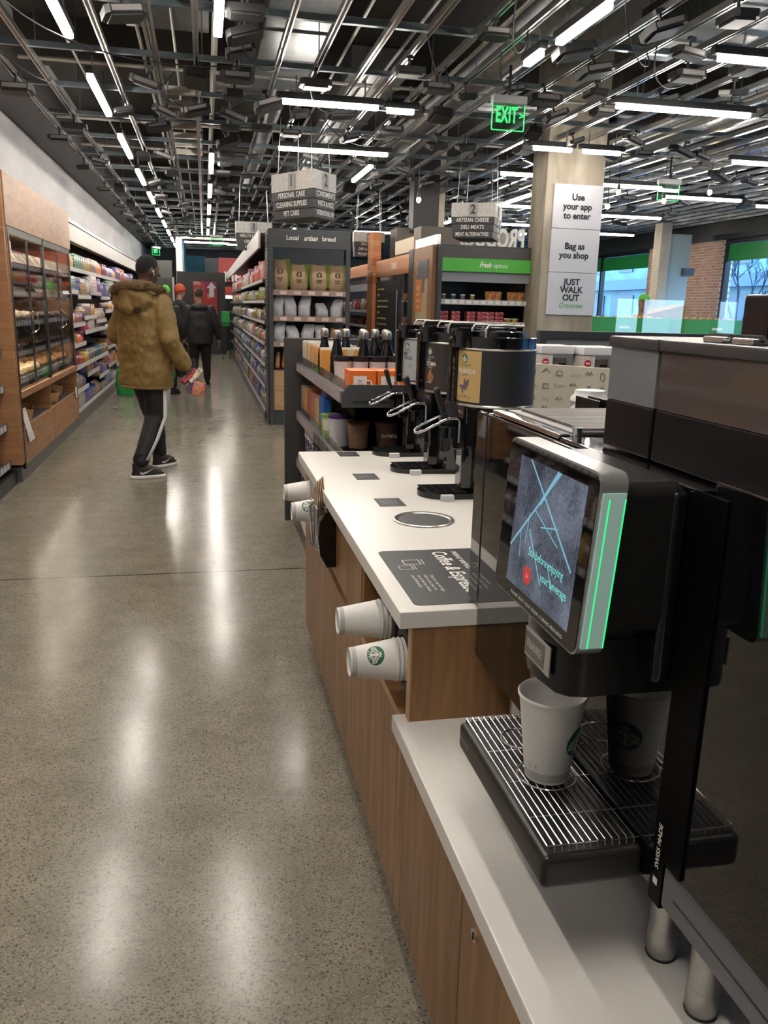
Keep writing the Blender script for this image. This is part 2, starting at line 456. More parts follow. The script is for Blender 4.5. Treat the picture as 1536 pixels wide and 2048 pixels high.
# outside the windows
def outside():
    cy = mat('facade_blue', (.055, .13, .18), .6, noise=.3, nscale=1.2)
    st = B().box(XR+.3, 60, -30, 70, -.35, -.15).done('street', mat('asphalt', (.06, .10, .13), .8, noise=.2)); struct(st)
    t = thing('building', (26, 20, -.15), 'pale terraced building across the street behind the windows', 'building')
    w = B().box(26, 34, -20, 60, -.15, 9).done('wall', cy, t)
    dk = mat('shopfront_glass', (.006, .03, .06), .5)
    for k in range(20):
        y = -18+k*3.9
        B().box(25.93, 26, y, y+2.9, .5, 2.6).done('shop_window', dk, t)
        B().box(25.93, 26, y+.4, y+2.2, 4.0, 6.2).done('window', dk, t)
    ex = mat('shop_panel_white', (.13, .16, .18), .6); rx = mat('shop_panel_red', (.12, .02, .03), .6)
    for k in range(12): B().box(25.9, 25.95, -8+k*4.7, -8+k*4.7+1.6, 1.0+.2*(k % 3), 2.2).done('window_poster', rx if k % 4 == 1 else ex, t)
    B().box(25.4, 26, -20, 60, 2.9, 3.5).done('shop_awning', mat('awning', (.02, .06, .13), .6), t)
    t = thing('car', (15.2, 22.0, -.15), 'light blue parked car seen through the right-hand window', 'car')
    b = B(); b.prism([(-2.1, .25), (2.1, .25), (2.15, .75), (1.2, .85), (.6, 1.35), (-1.1, 1.38), (-1.7, .9), (-2.15, .8)], 1.7, Matrix.Translation((16, 22, -.15)) @ Matrix.Rotation(PI/2, 4, 'Z') @ Matrix.Rotation(PI/2, 4, 'X'))
    b.done('body', mat('car_paint', (.12, .17, .2), .4), t)
    for dx in (0.05, 1.55):
        for dy in (-1.3, 1.3):
            B().cyl((14.32+dx, 22+dy, .17), (14.52+dx, 22+dy, .17), .33, n=20).done('wheel', BLACK, t)
    t = thing('bare_tree', (14.0, 20.35, -.15), 'leafless street tree outside the right-hand window', 'tree')
    r2 = random.Random(5); b = B()
    def branch(p, d, L, r, k):
        q = p+d*L
        b.tube([p, p+d*L*.5+Vector((r2.uniform(-.05, .05),)*3)*L, q], [r, r*.85, r*.65], 6)
        if k == 0: return
        for _ in range(3 if k > 2 else 4):
            nd = (d+Vector((r2.uniform(-.7, .7), r2.uniform(-.8, .8), r2.uniform(-.3, .5)))).normalized()
            branch(p+d*L*r2.uniform(.6, 1), nd, L*r2.uniform(.55, .78), r*.55, k-1)
    branch(Vector((14.0, 20.35, -.15)), Vector((0, 0, 1)), 1.5, .07, 5)
    b.done('branches', mat('bark_blue_grey', (.015, .03, .045), .8), t)
outside()

# ================================================================== CEILING GRID
RX = [-1.54, -1.28, -.69, -.32, -.015, .3, .62, .93, 1.30, 1.57, 1.90, 2.2, 2.55]
while RX[-1] < 10.2: RX.append(RX[-1]+.33)
ZR = 3.3
def rail_b(L=1.0):
    b = B()
    b.box(-.021, .021, 0, L, .037, .041); b.box(-.021, -.018, 0, L, 0, .037); b.box(.018, .021, 0, L, 0, .037)
    b.box(-.021, -.010, 0, L, -.003, 0); b.box(.010, .021, 0, L, -.003, 0)
    return b
RAILM = mat('strut_steel', (.85, .84, .82), .26, 1, noise=.1, nscale=8)
r0 = None
for i, x in enumerate(RX):
    y0 = 2.0 if x < 3 else 3.5
    lab = 'steel strut rail under the ceiling, %s counted from the left wall' % nth(i)
    if r0 is None:
        r0 = rail_b(30.5).done('ceiling_rail', RAILM, origin=(0, 0, 0)); r0.location = (x, y0, ZR); o = r0
    else: o = copy_tree(r0, (x, y0, ZR))
    tag(o, lab, 'rail', 'strut rails running down the shop')
# cross struts
c0 = None
k = 0; y = 2.6
XS = []
while y < 33:
    if c0 is None:
        b = B(); b.box(-1.64, XR-.12, -.021, .021, 0, .042)
        c0 = b.done('cross_strut', BLUEG, origin=(0, 0, 0)); o = c0
    else: o = copy_tree(c0)
    o.location = (0, y, ZR+.045)
    tag(o, 'blue-grey cross strut lying over the rails, %s row into the shop' % nth(k), 'strut', 'cross struts over the rails')
    XS.append(y); k += 1; y += 1.22
# upper pipes, ducts, trays
def duct(y_or_x, z, r, axis, a, b, label, spiral=True):
    bb = B()
    if axis == 'Y': p0, p1 = (y_or_x, a, z), (y_or_x, b, z)
    else: p0, p1 = (a, y_or_x, z), (b, y_or_x, z)
    bb.cyl(p0, p1, r, n=32)
    d = Vector(p1)-Vector(p0); L = d.length; d.normalize()
    for i in range(1, int(L/1.1)): 
        q = Vector(p0)+d*i*1.1; bb.cyl(q, q+d*.04, r*1.03, n=32)
    tag(bb.done('duct', GALV), label, 'duct')
duct(3.0, 4.0, .28, 'Y', 2.2, 31, 'large round galvanised duct above the rails near the concrete column')
duct(6.4, 4.0, .31, 'Y', 3.5, 31, 'largest round galvanised duct above the right half of the shop')
duct(.95, 3.95, .11, 'Y', 10.0, 20, 'slim round duct running over the middle aisle sign')
duct(8.0, 4.48, .2, 'X', -1.2, 2.6, 'round duct crossing above the left aisle lights')
duct(13.1, 4.52, .13, 'X', .2, 9.6, 'round duct crossing above the two-sided hanging sign')
duct(19.2, 4.5, .16, 'X', .2, 9.6, 'round duct crossing far down the shop')
for i, (x0, x1, y0, y1, z0, z1, l) in enumerate([
    (.55, 1.15, 4.6, 9.8, 3.72, 4.05, 'flat rectangular galvanised duct above the middle rails'),
    (1.5, 2.1, 9.0, 20, 3.75, 4.0, 'long rectangular duct above the bread display'),
    (-1.5, -.75, 5.0, 7.4, 3.85, 4.15, 'dark rectangular air unit above the left aisle'),
    (-.6, .1, 6.9, 8.2, 3.75, 4.1, 'square air unit with grille above the aisle'),
    (3.9, 5.2, 5.6, 7.6, 3.7, 4.1, 'square steel air unit above the right rails'),
    (7.4, 8.4, 6, 26, 3.75, 4.1, 'rectangular duct along the window side')]):
    b = B().box(x0, x1, y0, y1, z0, z1, .01)
    q = y0+.5
    while q < y1-.2: b.box(x0-.015, x1+.015, q, q+.03, z0-.015, z1+.015); q += .9
    tag(b.done('ceiling_duct', GALV if 'dark' not in l else GREY), l, 'duct')
pm = mat('pale_conduit', (.5, .48, .43), .5, .3)
for i, (x, z, r) in enumerate([(-1.1, 3.62, .012), (-.5, 3.7, .016), (-.44, 3.7, .016), (-.2, 3.66, .012), (.15, 3.75, .03), (1.25, 3.6, .014), (1.75, 3.66, .014), (2.35, 3.62, .02), (2.75, 3.55, .014), (3.7, 3.6, .02), (4.8, 3.6, .014), (5.5, 3.62, .02), (7.0, 3.6, .014), (8.8, 3.6, .02)]):
    tag(B().cyl((x, 2.4, z), (x, 32, z), r, n=8).done('conduit', pm), 'thin pipe running above the rails, %s from the left wall' % nth(i), 'pipe', 'conduits above the rails')
for i in range(12):
    y = 4.9+i*2.1
    tag(B().cyl((-1.66, y, 3.56+.05*(i % 3)), (9.8, y, 3.56+.05*(i % 3)), .018, n=8).done('cross_pipe', pm), 'pipe crossing above the rails, %s into the shop' % nth(i), 'pipe', 'crossing pipes above the rails')
# white roof struts glimpsed above
for i in range(7):
    y = 8.6+i*.55
    tag(B().box(-.34, .02, y, y+.06, 3.34, 3.40).done('bracket_bar', pm), 'short pale bracket bar above the aisle, %s of the ladder-like run' % nth(i), 'bracket', 'ladder-like brackets above the aisle')
# hanger rods
h0 = None; i = 0
for a, y in enumerate(XS[:20:2]):
    for c, x in enumerate(RX[1::3]):
        if h0 is None:
            b = B().cyl((0, 0, 0), (0, 0, 1.2), .005, n=6)
            h0 = b.done('hanger_rod', GALV, origin=(0, 0, 0)); o = h0
        else: o = copy_tree(h0)
        o.location = (x+.05, y, ZR+.05)
        tag(o, 'threaded hanger rod over the %s cross strut, %s from the left' % (nth(a*2), nth(c)), 'rod', 'threaded rods holding the ceiling grid')
# ================================================================== LED FIXTURES
LEDM = mat('led_diffuser', (.9, .9, .9), .4, emit=(1, .93, .83), es=LED_POWER)
def led(L, name='led_light'):
    t = thing(name, (0, 0, 0), '', '')
    b = B(); b.box(-L/2-.05, L/2+.05, -.03, .03, .01, .065, .008); b.done('housing', BLACK, t)
    B().box(-L/2, L/2, -.028, .028, -.028, .01, .008).done('diffuser', LEDM, t)
    for x in (-L*.36, L*.36): B().cyl((x, 0, .06), (x, 0, .20), .007, n=6).done('hanger', GALV, t)
    return t
LEDS = {}
def put_led(L, x, y, rz, label, group, z=3.17):
    key = round(L, 2)
    if key not in LEDS: LEDS[key] = led(L); o = LEDS[key]
    else: o = copy_tree(LEDS[key])
    o.location = (x, y, z); o.rotation_euler = (0, 0, rz); tag(o, label, 'light', group)
G1 = 'tube lights in a row beside the left wall'
y = 5.75
rows = [(y+2.42*k) for k in range(11)]
for k, y in enumerate([-2.6, .6, 3.3]+rows):
    put_led(1.35, -.84, y, PI/2, 'white tube light along the left aisle row, %s from the front of the shop' % nth(k), G1)
G2 = 'tube lights in a row over the aisle centre'
for k, y in enumerate([.2, 3.0, 5.42, 11.44, 14.1, 16.8, 19.4, 22.0]):
    put_led(1.35, .13, y, PI/2, 'white tube light in the aisle centre row, %s from the front of the shop' % nth(k), G2)
G3 = 'tube lights lying across the rails'
for x, y, L, l in [(1.1, 7.6, .82, 'bright tube light lying across above the two-sided sign, nearest one'),
                   (1.72, 7.65, .24, 'short lit tube end right beside the nearest crosswise light'),
                   (1.45, 9.77, 1.22, 'crosswise tube light directly over the hanging 1 and 2 sign'),
                   (3.99, 6.86, 1.22, 'long crosswise tube light right of the green exit sign'),
                   (3.64, 8.8, .42, 'left half of the crosswise light in front of the concrete column'),
                   (4.2, 8.8, .42, 'right half of the crosswise light in front of the concrete column'),
                   (4.0, 5.45, 1.22, 'crosswise tube light at the upper right corner of the photo'),
                   (3.93, 10.5, .5, 'small crosswise light left of the concrete column top'),
                   (6.4, 8.8, 1.22, 'crosswise tube light at the far right edge below the long one'),
                   (5.5, 10.9, 1.22, 'crosswise tube light right of the column, near the hanging glass sign'),
                   (7.2, 11.6, 1.22, 'crosswise tube light near the right edge over the windows'),
                   (7.6, 7.4, 1.22, 'crosswise light outside the right edge over the produce side'),
                   (5.2, 13.6, 1.22, 'crosswise light beyond the glass sign above the green bins'),
                   (7.4, 14.2, 1.22, 'crosswise light far right above the brick pier'),
                   (6.2, 16.4, 1.22, 'crosswise light far back above the first window'),
                   (8.6, 17.4, 1.22, 'crosswise light close to the windows far back'),
                   (.1, 25.2, 1.22, 'crosswise tube light in front of the tall white-edged opening'),
                   (.95, 25.6, .5, 'short crosswise light above the red wall far back'),
                   (4.0, 19.5, 1.22, 'crosswise light over the fridge cases far back'),
                   (9.0, 12.0, 1.22, 'crosswise light at the window side beyond the bins')]:
    put_led(L, x, y, -.02, l, G3, 3.13)
G4 = 'tube lights hung along the rails on the right'
for x, y, L, l in [(2.31, 5.25, .7, 'large bright tube light at the top running down the shop'),
                   (2.29, 5.99, .26, 'short lit tube just past the large bright light at the top'),
                   (2.08, 11.5, 1.25, 'small slanting tube light right of the 1 and 2 sign'),
                   (2.08, 14.6, 1.25, 'slanting tube light second in the row behind the 1 and 2 sign'),
                   (2.08, 17.6, 1.25, 'slanting tube light third in the row behind the 1 and 2 sign'),
                   (2.08, 20.6, 1.25, 'slanting tube light fourth in the row behind the 1 and 2 sign'),
                   (2.3, 2.6, 1.25, 'tube light overhead behind the top edge, right of the counter'),
                   (RX[19], 1.8, 1.25, 'tube light overhead at the gates'),
                   (RX[19], 12.9, 1.25, 'tube light running down the shop behind the column'),
                   (RX[19], 16.5, 1.25, 'tube light running down the shop far behind the column'),
                   (RX[26], 19.2, 1.25, 'tube light running down the shop near the far windows'),
                   (.93, 2.9, 1.25, 'tube light overhead just beyond the top edge over the espresso machine')]:
    put_led(L, x, y, PI/2, l, G4, 3.17)

# pendant bulbs at the produce side
BULB = mat('warm_bulb', (1, .9, .7), .3, emit=(1, .72, .38), es=30)
p0 = None
for k, (x, y, z) in enumerate([(5.0, 9.92, 2.90), (5.62, 9.92, 2.83), (6.24, 9.92, 2.96), (4.87, 9.92, 2.73), (2.55, 10.2, 2.72)]):
    if p0 is None:
        p0 = thing('pendant_bulb', (0, 0, 0), '', '')
        B().cyl((0, 0, .06), (0, 0, .56), .004, n=6).done('cord', BLACK, p0)
        B().cyl((0, 0, .02), (0, 0, .09), .02, n=12).done('socket', BLACK, p0)
        B().ell((0, 0, 0), (.028, .028, .036), 12, 8).done('bulb', BULB, p0); o = p0
    else: o = copy_tree(p0)
    o.location = (x, y, z)
    tag(o, ['small warm bulb hanging just right of the column sign', 'small warm bulb hanging beside the glass hanging sign', 'small warm bulb hanging rightmost over the windows',
            'small warm bulb hanging lowest behind the column sign', 'small warm bulb hanging above the fresh options case'][k], 'bulb', 'warm pendant bulbs')

# ================================================================== CEILING SENSORS
def sensor():
    t = thing('ceiling_sensor', (0, 0, 0), '', '')
    b = B()
    b.bm.verts.ensure_lookup_table()
    for (x, y, z0, z1, q) in ((.135, .10, -.02, .03, .03),): b.prism([(-x, -y+q), (-x+q, -y), (x-q, -y), (x, -y+q), (x, y-q), (x-q, y), (-x+q, y), (-x, y-q)], z1-z0, Matrix.Translation((0, 0, z0)))
    b.prism([(-.10, -.075), (.10, -.075), (.10, .075), (-.10, .075)], .014, Matrix.Translation((0, 0, -.034)))
    b.done('housing', mat('sensor_black', (.010, .010, .011), .5), t)
    b = B(); b.box(-.095, .095, -.104, -.1, -.012, .022, .001); b.done('front_panel', mat('sensor_grey_panel', (.2, .19, .185), .45), t)
    b = B(); b.cyl((0, 0, .02), (0, 0, .12), .012, n=8); b.box(-.03, .03, -.02, .02, .1, .13); b.done('mount', BLACK, t)
    return t
s0 = sensor(); used = False; cnt = 0
rs = random.Random(3)
fixed = [(-.45, 6.0), (-.42, 7.7), (-.42, 9.5), (-.44, 11.2), (-.40, 12.7), (-.42, 14.2), (.3, 5.3), (.29, 5.75), (.31, 6.2), (.3, 6.6), (.3, 7.3), (.3, 7.9), (.3, 8.7), (.31, 9.3),
         (.31, 10.1), (.3, 10.9), (.3, 11.6), (.3, 12.4), (.3, 13.3), (.3, 14.4), (.3, 15.6), (-.015, 7.45), (-.015, 8.6), (.62, 9.2), (.93, 8.4), (1.9, 5.7), (2.55, 5.9), (2.88, 5.3), (3.2, 5.0), (3.3, 5.7),
         (3.6, 6.2), (3.5, 4.8), (2.9, 6.3), (2.5, 7.0), (3.2, 6.9), (2.2, 7.3), (1.9, 8.0), (3.9, 5.9), (4.2, 6.5), (4.5, 7.0), (3.3, 8.5), (4.4, 8.5), (3.87, 8.78)]
pts = [(x, y) for x, y in fixed]
for i, x in enumerate(RX):
    if x in (-.015, .3): continue
    y = 6.3+rs.uniform(0, 2.0) + (1.5 if x < 0 else 0)
    while y < (25 if x < 4 else 20):
        if x < 9.5: pts.append((x, y))
        y += rs.uniform(1.5, 2.9) if x < 3 else rs.uniform(1.9, 3.4)
pts = [p for p in pts if not any(abs(p[0]-q[0]) < .2 and abs(p[1]-q[1]) < .25 for q in fixed if q != p)]
pts.sort()
side = ['hung level', 'tilted', 'hung slightly askew']
rowc = {}
for k, (x, y) in enumerate(pts[:230]):
    i = min(range(len(RX)), key=lambda j: abs(RX[j]-x)); rowc[i] = rowc.get(i, -1)+1
    o = s0 if not used else copy_tree(s0); used = True
    tl = rs.uniform(-.35, .35)
    o.location = (x, y, 3.2); o.rotation_euler = (tl*.5, tl if abs(tl) > .12 else 0, rs.choice([0, 0, PI/2, -PI/2, .3, PI]))
    s = rs.uniform(.75, 1.05); o.scale = (s, s, s)
    tag(o, 'black ceiling sensor box on the %s rail, %s from the front' % (nth(i), nth(rowc[i])), 'sensor', 'black sensor boxes under the rails')
# loose cables
cm = mat('black_cable', (.01, .01, .01), .5)
cab = [((-1.28, 5.6, 3.3), (-1.0, 6.2, 2.95), (-.3, 6.9, 3.1), (.6, 7.4, 3.34)), ((.25, 6.3, 3.3), (.35, 6.5, 3.0), (.6, 6.7, 3.05), (.62, 6.9, 3.3)),
       ((.93, 7.3, 3.3), (.8, 7.5, 3.05), (1.2, 7.9, 3.0), (1.3, 8.1, 3.3)), ((1.57, 6.2, 3.34), (1.7, 6.5, 3.05), (1.95, 6.6, 3.0), (1.9, 6.9, 3.3)),
       ((1.9, 5.3, 3.34), (2.0, 5.8, 3.0), (2.1, 5.6, 3.05), (2.2, 5.9, 3.3)), ((2.55, 5.2, 3.34), (2.8, 5.6, 3.0), (3.2, 5.9, 3.1), (3.2, 6.1, 3.3)),
       ((-.2, 7.9, 3.35), (-.5, 8.5, 3.2), (.2, 8.9, 3.1), (.6, 9.0, 3.34)), ((3.0, 5.5, 3.34), (3.2, 6.2, 3.05), (3.6, 6.4, 3.1), (3.9, 6.6, 3.3)), ((-.69, 8.9, 3.3), (-.6, 9.1, 3.05), (-.45, 9.2, 3.15), (-.32, 9.4, 3.3)),
       ((1.25, 9.2, 3.34), (1.5, 9.5, 3.12), (1.9, 9.7, 3.12), (2.2, 9.9, 3.34)), ((2.2, 6.4, 3.34), (2.2, 6.6, 3.02), (2.5, 6.7, 3.02), (2.55, 7.0, 3.34)), ((-1.54, 7.2, 3.3), (-1.3, 7.4, 3.1), (-1.2, 7.9, 3.2), (-1.28, 8.4, 3.3))]
for k, c in enumerate(cab):
    tag(B().tube(bez(*c), .005, 6).done('ceiling_cable', cm), 'loose black cable drooping from the ceiling grid, %s from the left' % nth(sorted(range(len(cab)), key=lambda j: cab[j][0][0]).index(k)), 'cable', 'loose cables under the ceiling')

# ================================================================== HANGING SIGNS
SIGNW = mat('sign_cream', (.58, .56, .53), .5, noise=.12, nscale=30)
SIGND = mat('sign_slate', (.045, .046, .05), .5)
def hang_box(name, corners, z0, z1, faces, label):
    """corners: plan points left, corner, right, back; faces: texts for left face and right face"""
    cx = sum(p[0] for p in corners)/4; cy = sum(p[1] for p in corners)/4
    t = thing(name, (cx, cy, z0), label, 'sign')
    H = z1-z0
    zb = z0+H*.6
    B().prism(corners, H*.4, Matrix.Translation((0, 0, zb))).done('number_band', SIGNW, t)
    s = H*.2
    for k in range(3):
        f = 1.0-.03*k
        c2 = [((x-cx)*f*.99+cx, (y-cy)*f*.99+cy) for x, y in corners]
        B().prism(c2, s*.95, Matrix.Translation((0, 0, zb-s*(k+1)))).done('word_band', SIGND, t)
    for x, y in corners: B().cyl(((x-cx)*.8+cx, (y-cy)*.8+cy, z1), ((x-cx)*.7+cx, (y-cy)*.7+cy, 3.3), .003, n=6).done('hanging_wire', GALV, t)
    for (pa, pb), (num, words) in zip(((corners[0], corners[1]), (corners[1], corners[2])), faces):
        a = Vector((*pa, 0)); c = Vector((*pb, 0)); d = (c-a).normalized(); W = (c-a).length
        nrm = Vector((d.y, -d.x, 0)); 
        Rm = Matrix(((d.x, 0, nrm.x), (d.y, 0, nrm.y), (0, 1, 0))).to_4x4()
        mid = (a+c)/2+nrm*.006
        B().box(-H*.13, H*.13, -H*.17, H*.17, 0, .002, M=Matrix.Translation(mid+Vector((0, 0, zb+H*.2))) @ Rm).done('number_patch', mat('patch_grey', (.36, .35, .35), .5, noise=.1, nscale=30), t)
        if not num: continue
        text(num, H*.36, mid+nrm*.004+Vector((0, 0, zb+H*.2)), Rm, DARKTXT, t, 'number', bold=.02, xs=.85)
        for k, wd in enumerate(words):
            xs = min(.8, W*.86/(len(wd)*s*.8*.66))
            text(wd, s*.8, mid+nrm*.003+Vector((0, 0, zb-s*(k+.5))), Rm, CREAMTXT, t, 'words', bold=.02, xs=xs, spacing=1.05)
    return t
hang_box('aisle_sign', [(.71, 9.15), (1.075, 8.55), (1.35, 8.9), (1.0, 9.45)], 2.31, 2.75,
         [('1', ['PERSONAL CARE', 'CLEANING SUPPLIES', 'PET CARE']), ('2', ['CONDIMENTS', 'PASTA & RICE', 'INTERNATIONAL FARE'])],
         'hanging aisle sign with numbers 1 and 2 above the bread display')
hang_box('aisle_sign', [(2.95, 10.15), (3.42, 9.9), (3.72, 10.5), (3.3, 10.8)], 2.3, 2.7,
         [('2', ['ARTISAN CHEESE', 'DELI MEATS', 'MEAT ALTERNATIVES']), ('3', ['DAIRY', 'MILK', 'YOGURT'])],
         'hanging aisle sign with numbers 2 and 3 above the fresh options case')
hang_box('aisle_sign', [(.50, 13.6), (1.06, 13.6), (1.06, 13.75), (.50, 13.75)], 2.27, 2.69,
         [('1', ['HEALTH & WELLNESS', 'ORAL CARE', 'HAIR CARE']), ('', ['', '', ''])],
         'flat hanging aisle sign numbered 1 for health and hair care')
hang_box('aisle_sign', [(2.36, 13.6), (2.86, 13.6), (2.86, 13.75), (2.36, 13.75)], 2.24, 2.62,
         [('2', ['DELI MEATS', 'DIPS & SPREADS', 'PICKLED VEGETABLES']), ('', ['', '', ''])],
         'flat hanging aisle sign numbered 2 for deli meats and dips')
# exit signs
EXG = mat('exit_green_lit', (.05, .8, .2), .4, emit=(.02, 1.0, .16), es=.9)
EXP = pane_mat('edge_lit_acrylic', (.72, .9, .78))
def exit_sign(c, w, h, rz, label, txt=True, lit=True):
    t = thing('exit_sign', c, label, 'sign')
    B().box(-w/2-.01, w/2+.01, -.04, .04, h-.03, h+.035, .01).done('bracket', mat('bracket_grey', (.4, .4, .4), .4), None, origin=(0, 0, 0)).parent = t
    o = B().box(-w/2, w/2, -.006, .006, -.02, h-.03, .005).done('panel', EXP, None, origin=(0, 0, 0)); o.parent = t
    b = B()
    for x0, x1, z0, z1 in ((-w/2, w/2, -.026, -.02), (-w/2-.005, -w/2, -.02, h-.03), (w/2, w/2+.005, -.02, h-.03)): b.box(x0, x1, -.006, .006, z0, z1)
    o = b.done('lit_edge', EXG, None, origin=(0, 0, 0)); o.parent = t
    if txt:
        o = text('EXIT', h*.82, (-.07*w, -.012, h*.43), '-Y', EXG, None, 'lettering', bold=.03, xs=.5, spacing=1.12); o.parent = t
        o = text('>', h*.36, (w*.41, -.012, h*.43), '-Y', EXG, None, 'arrow', bold=.03); o.parent = t
    b = B(); b.cyl((0, 0, h+.03), (0, 0, 3.36-c[2]), .012, n=8)
    o = b.done('stem', BLACK, None, origin=(0, 0, 0)); o.parent = t
    t.rotation_euler = (0, 0, rz)
exit_sign((2.45, 6.9, 2.90), .27, .20, 0, 'green lit EXIT sign with arrow hanging left of the column')
exit_sign((5.67, 9.92, 2.86), .28, .19, 0, 'clear edge-lit glass exit sign on the right seen blank side on', txt=False)
exit_sign((-1.45, 28, 2.9), .34, .2, .9, 'small green exit sign far down the left wall')
exit_sign((.35, 23, 2.95), .3, .2, .1, 'small green exit sign above the aisle end', txt=False)
# ================================================================== PRODUCT KINDS
C = dict(red=(.5, .03, .03), blue=(.03, .09, .42), navy=(.02, .035, .14), white=(.72, .7, .68), green=(.05, .28, .07), orange=(.75, .2, .03),
         yellow=(.75, .48, .06), purple=(.16, .04, .25), pink=(.7, .25, .3), brown=(.2, .09, .04), black=(.02, .02, .02), tan=(.5, .34, .18), teal=(.04, .3, .33))
CN = list(C)
PM = {}
def pk(c, k=0):
    if (c, k) not in PM:
        o = [x for x in CN if x != c]; r = random.Random(c+str(k))
        a, b = r.choice(['white', 'yellow', 'red', 'tan', 'blue']), r.choice([x for x in o if x not in ('purple', 'pink')])
        PM[c, k] = printed('pack_%s_%d' % (c, k), C[c], C[a], C[b], 14, .3, (1, 1, 1.6))
    return PM[c, k]
MESH = {}
def product(kind, c, k):
    key = (kind, c, k)
    if key in MESH: return MESH[key]
    b = B(); m = [pk(c, k), mat('pack_plain_'+c, C[c], .35), WHITE, BLACK]
    if kind == 'box': b.box(-.5, .5, -.5, .5, 0, 1, .012, 1); b.m(2).box(-.38, .38, -.507, -.49, .62, .82)
    elif kind == 'carton': b.box(-.5, .5, -.5, .5, 0, .78, .01, 1); b.m(1).prism([(-.5, 0), (.5, 0), (0, .22)], 1, Matrix.Translation((0, .5, .78)) @ Matrix.Rotation(PI/2, 4, 'X'))
    elif kind == 'bag': b.loft([(0, 0, 0, .42, .3), (0, 0, .04, .48, .46), (0, 0, .5, .5, .48), (0, 0, .8, .49, .3), (0, 0, .92, .48, .06), (0, 0, 1, .5, .02)], 16, sq=3)
    elif kind == 'bottle': b.lathe([(0, 0), (.42, 0), (.45, .03), (.45, .2)], n=14); b.lathe([(.46, .2), (.46, .52)], n=14); b.m(1).lathe([(.45, .52), (.42, .6), (.2, .76), (.17, .84)], n=14); b.m(2).lathe([(.2, .84), (.2, .95), (0, .95)], n=14)
    elif kind == 'jar': b.lathe([(0, 0), (.46, 0), (.5, .04), (.5, .74), (.42, .82)], n=16); b.m(2).lathe([(.45, .8), (.45, .97), (.43, 1), (0, 1)], n=16)
    elif kind == 'can': b.m(1).lathe([(0, 0), (.48, 0), (.48, .04)], n=16); b.m(0).lathe([(.47, .04), (.47, .95)], n=16); b.m(2).lathe([(.48, .95), (.48, 1), (.44, 1), (.44, .97), (0, .97)], n=16)
    elif kind == 'tub': b.lathe([(0, 0), (.4, 0), (.48, .8)], n=16); b.m(2).lathe([(.5, .8), (.5, .95), (.47, 1), (0, 1)], n=16)
    o = b.done(kind, m, origin=(0, 0, 0), ang=50)
    me = o.data; bpy.data.objects.remove(o, do_unlink=True)
    MESH[key] = me; return me
NAMEK = dict(box='product_box', carton='product_carton', bag='product_bag', bottle='product_bottle', jar='product_jar', can='food_can', tub='food_tub')
def put(kind, c, k, loc, size, rz, label, group, tilt=0):
    o = bpy.data.objects.new(NAMEK[kind], product(kind, c, k)); COL.objects.link(o)
    o.location = loc; o.scale = size; o.rotation_euler = (tilt, 0, rz)
    return tag(o, label, kind, group)
CW = {'navy': 'dark blue', 'tan': 'beige'}
def cw(c): return CW.get(c, c)
def runs(r, kinds, cols):
    kind = r.choice(kinds); c = r.choice(cols); return kind, c, r.randrange(3), r.randint(2, 4)

# ================================================================== LEFT: BAKERY CABINET
LX = -1.46
SLAT = mat('shelf_strip', (.12, .12, .135), .4)
def price_strip(b, x, y0, y1, z, face=1, hgt=.055, lab=.07, gap=.035, mi_s=0, mi_l=1, rr=None):
    """strip facing +X (face=1) or -X (face=-1) with white price labels"""
    b.m(mi_s).box(min(x, x-face*.012), max(x, x-face*.012), y0, y1, z-hgt, z)
    y = y0+.02
    while y+lab < y1:
        b.m(mi_l).box(min(x, x+face*.003), max(x, x+face*.003), y, y+lab, z-hgt+.008, z-.008); y += lab+gap
def strip_mats(): return [SLAT, LABELW]

t = thing('bakery_cabinet', (LX-.3, 8.6, 0), 'tall oak bakery cabinet with glass doors against the left wall', 'cabinet')
B().box(LX-.62, LX, 7.03, 7.07, .15, 2.36).done('side_panel', OAK, t)
B().box(LX-.62, LX+.0, 10.08, 10.12, .12, 2.36).done('side_panel', OAK, t)
B().box(LX-.63, LX-.6, 7.07, 10.08, .1, 2.36).done('back_panel', OAK, t)
B().box(LX-.6, LX+.01, 7.0, 10.14, 1.985, 2.375, .003).done('header_panel', OAK, t)
B().box(LX-.58, LX-.02, 7.0, 10.12, 0, .12).done('plinth', mat('plinth_grey', (.13, .125, .115), .35, .3), t)
for y0, y1 in ((7.1, 8.5), (8.51, 10.07)):
    B().box(LX-.02, LX, y0, y1, .125, .43, .002).done('drawer_front', OAK, t)
b = B(); b.box(LX-.02, LX+.004, 7.06, 7.1, .1, 2.0); b.box(LX-.02, LX+.004, 8.46, 8.52, .72, 1.98); b.box(LX-.02, LX+.004, 10.04, 10.08, .72, 1.98)
b.box(LX-.02, LX+.004, 7.1, 10.06, 1.93, 1.985)
b.done('door_frame', BLACK, t)
B().box(LX-.58, LX+.012, 7.08, 10.1, .665, .72, .002).done('bin_ledge', OAK, t)
B().box(LX-.5, LX-.02, 7.08, 10.06, .40, .42).done('bin_floor', mat('grey_bin', (.12, .12, .12), .4), t)
B().box(LX-.42, LX-.02, 8.49, 8.52, .42, .665).done('bin_divider', OAK, t)
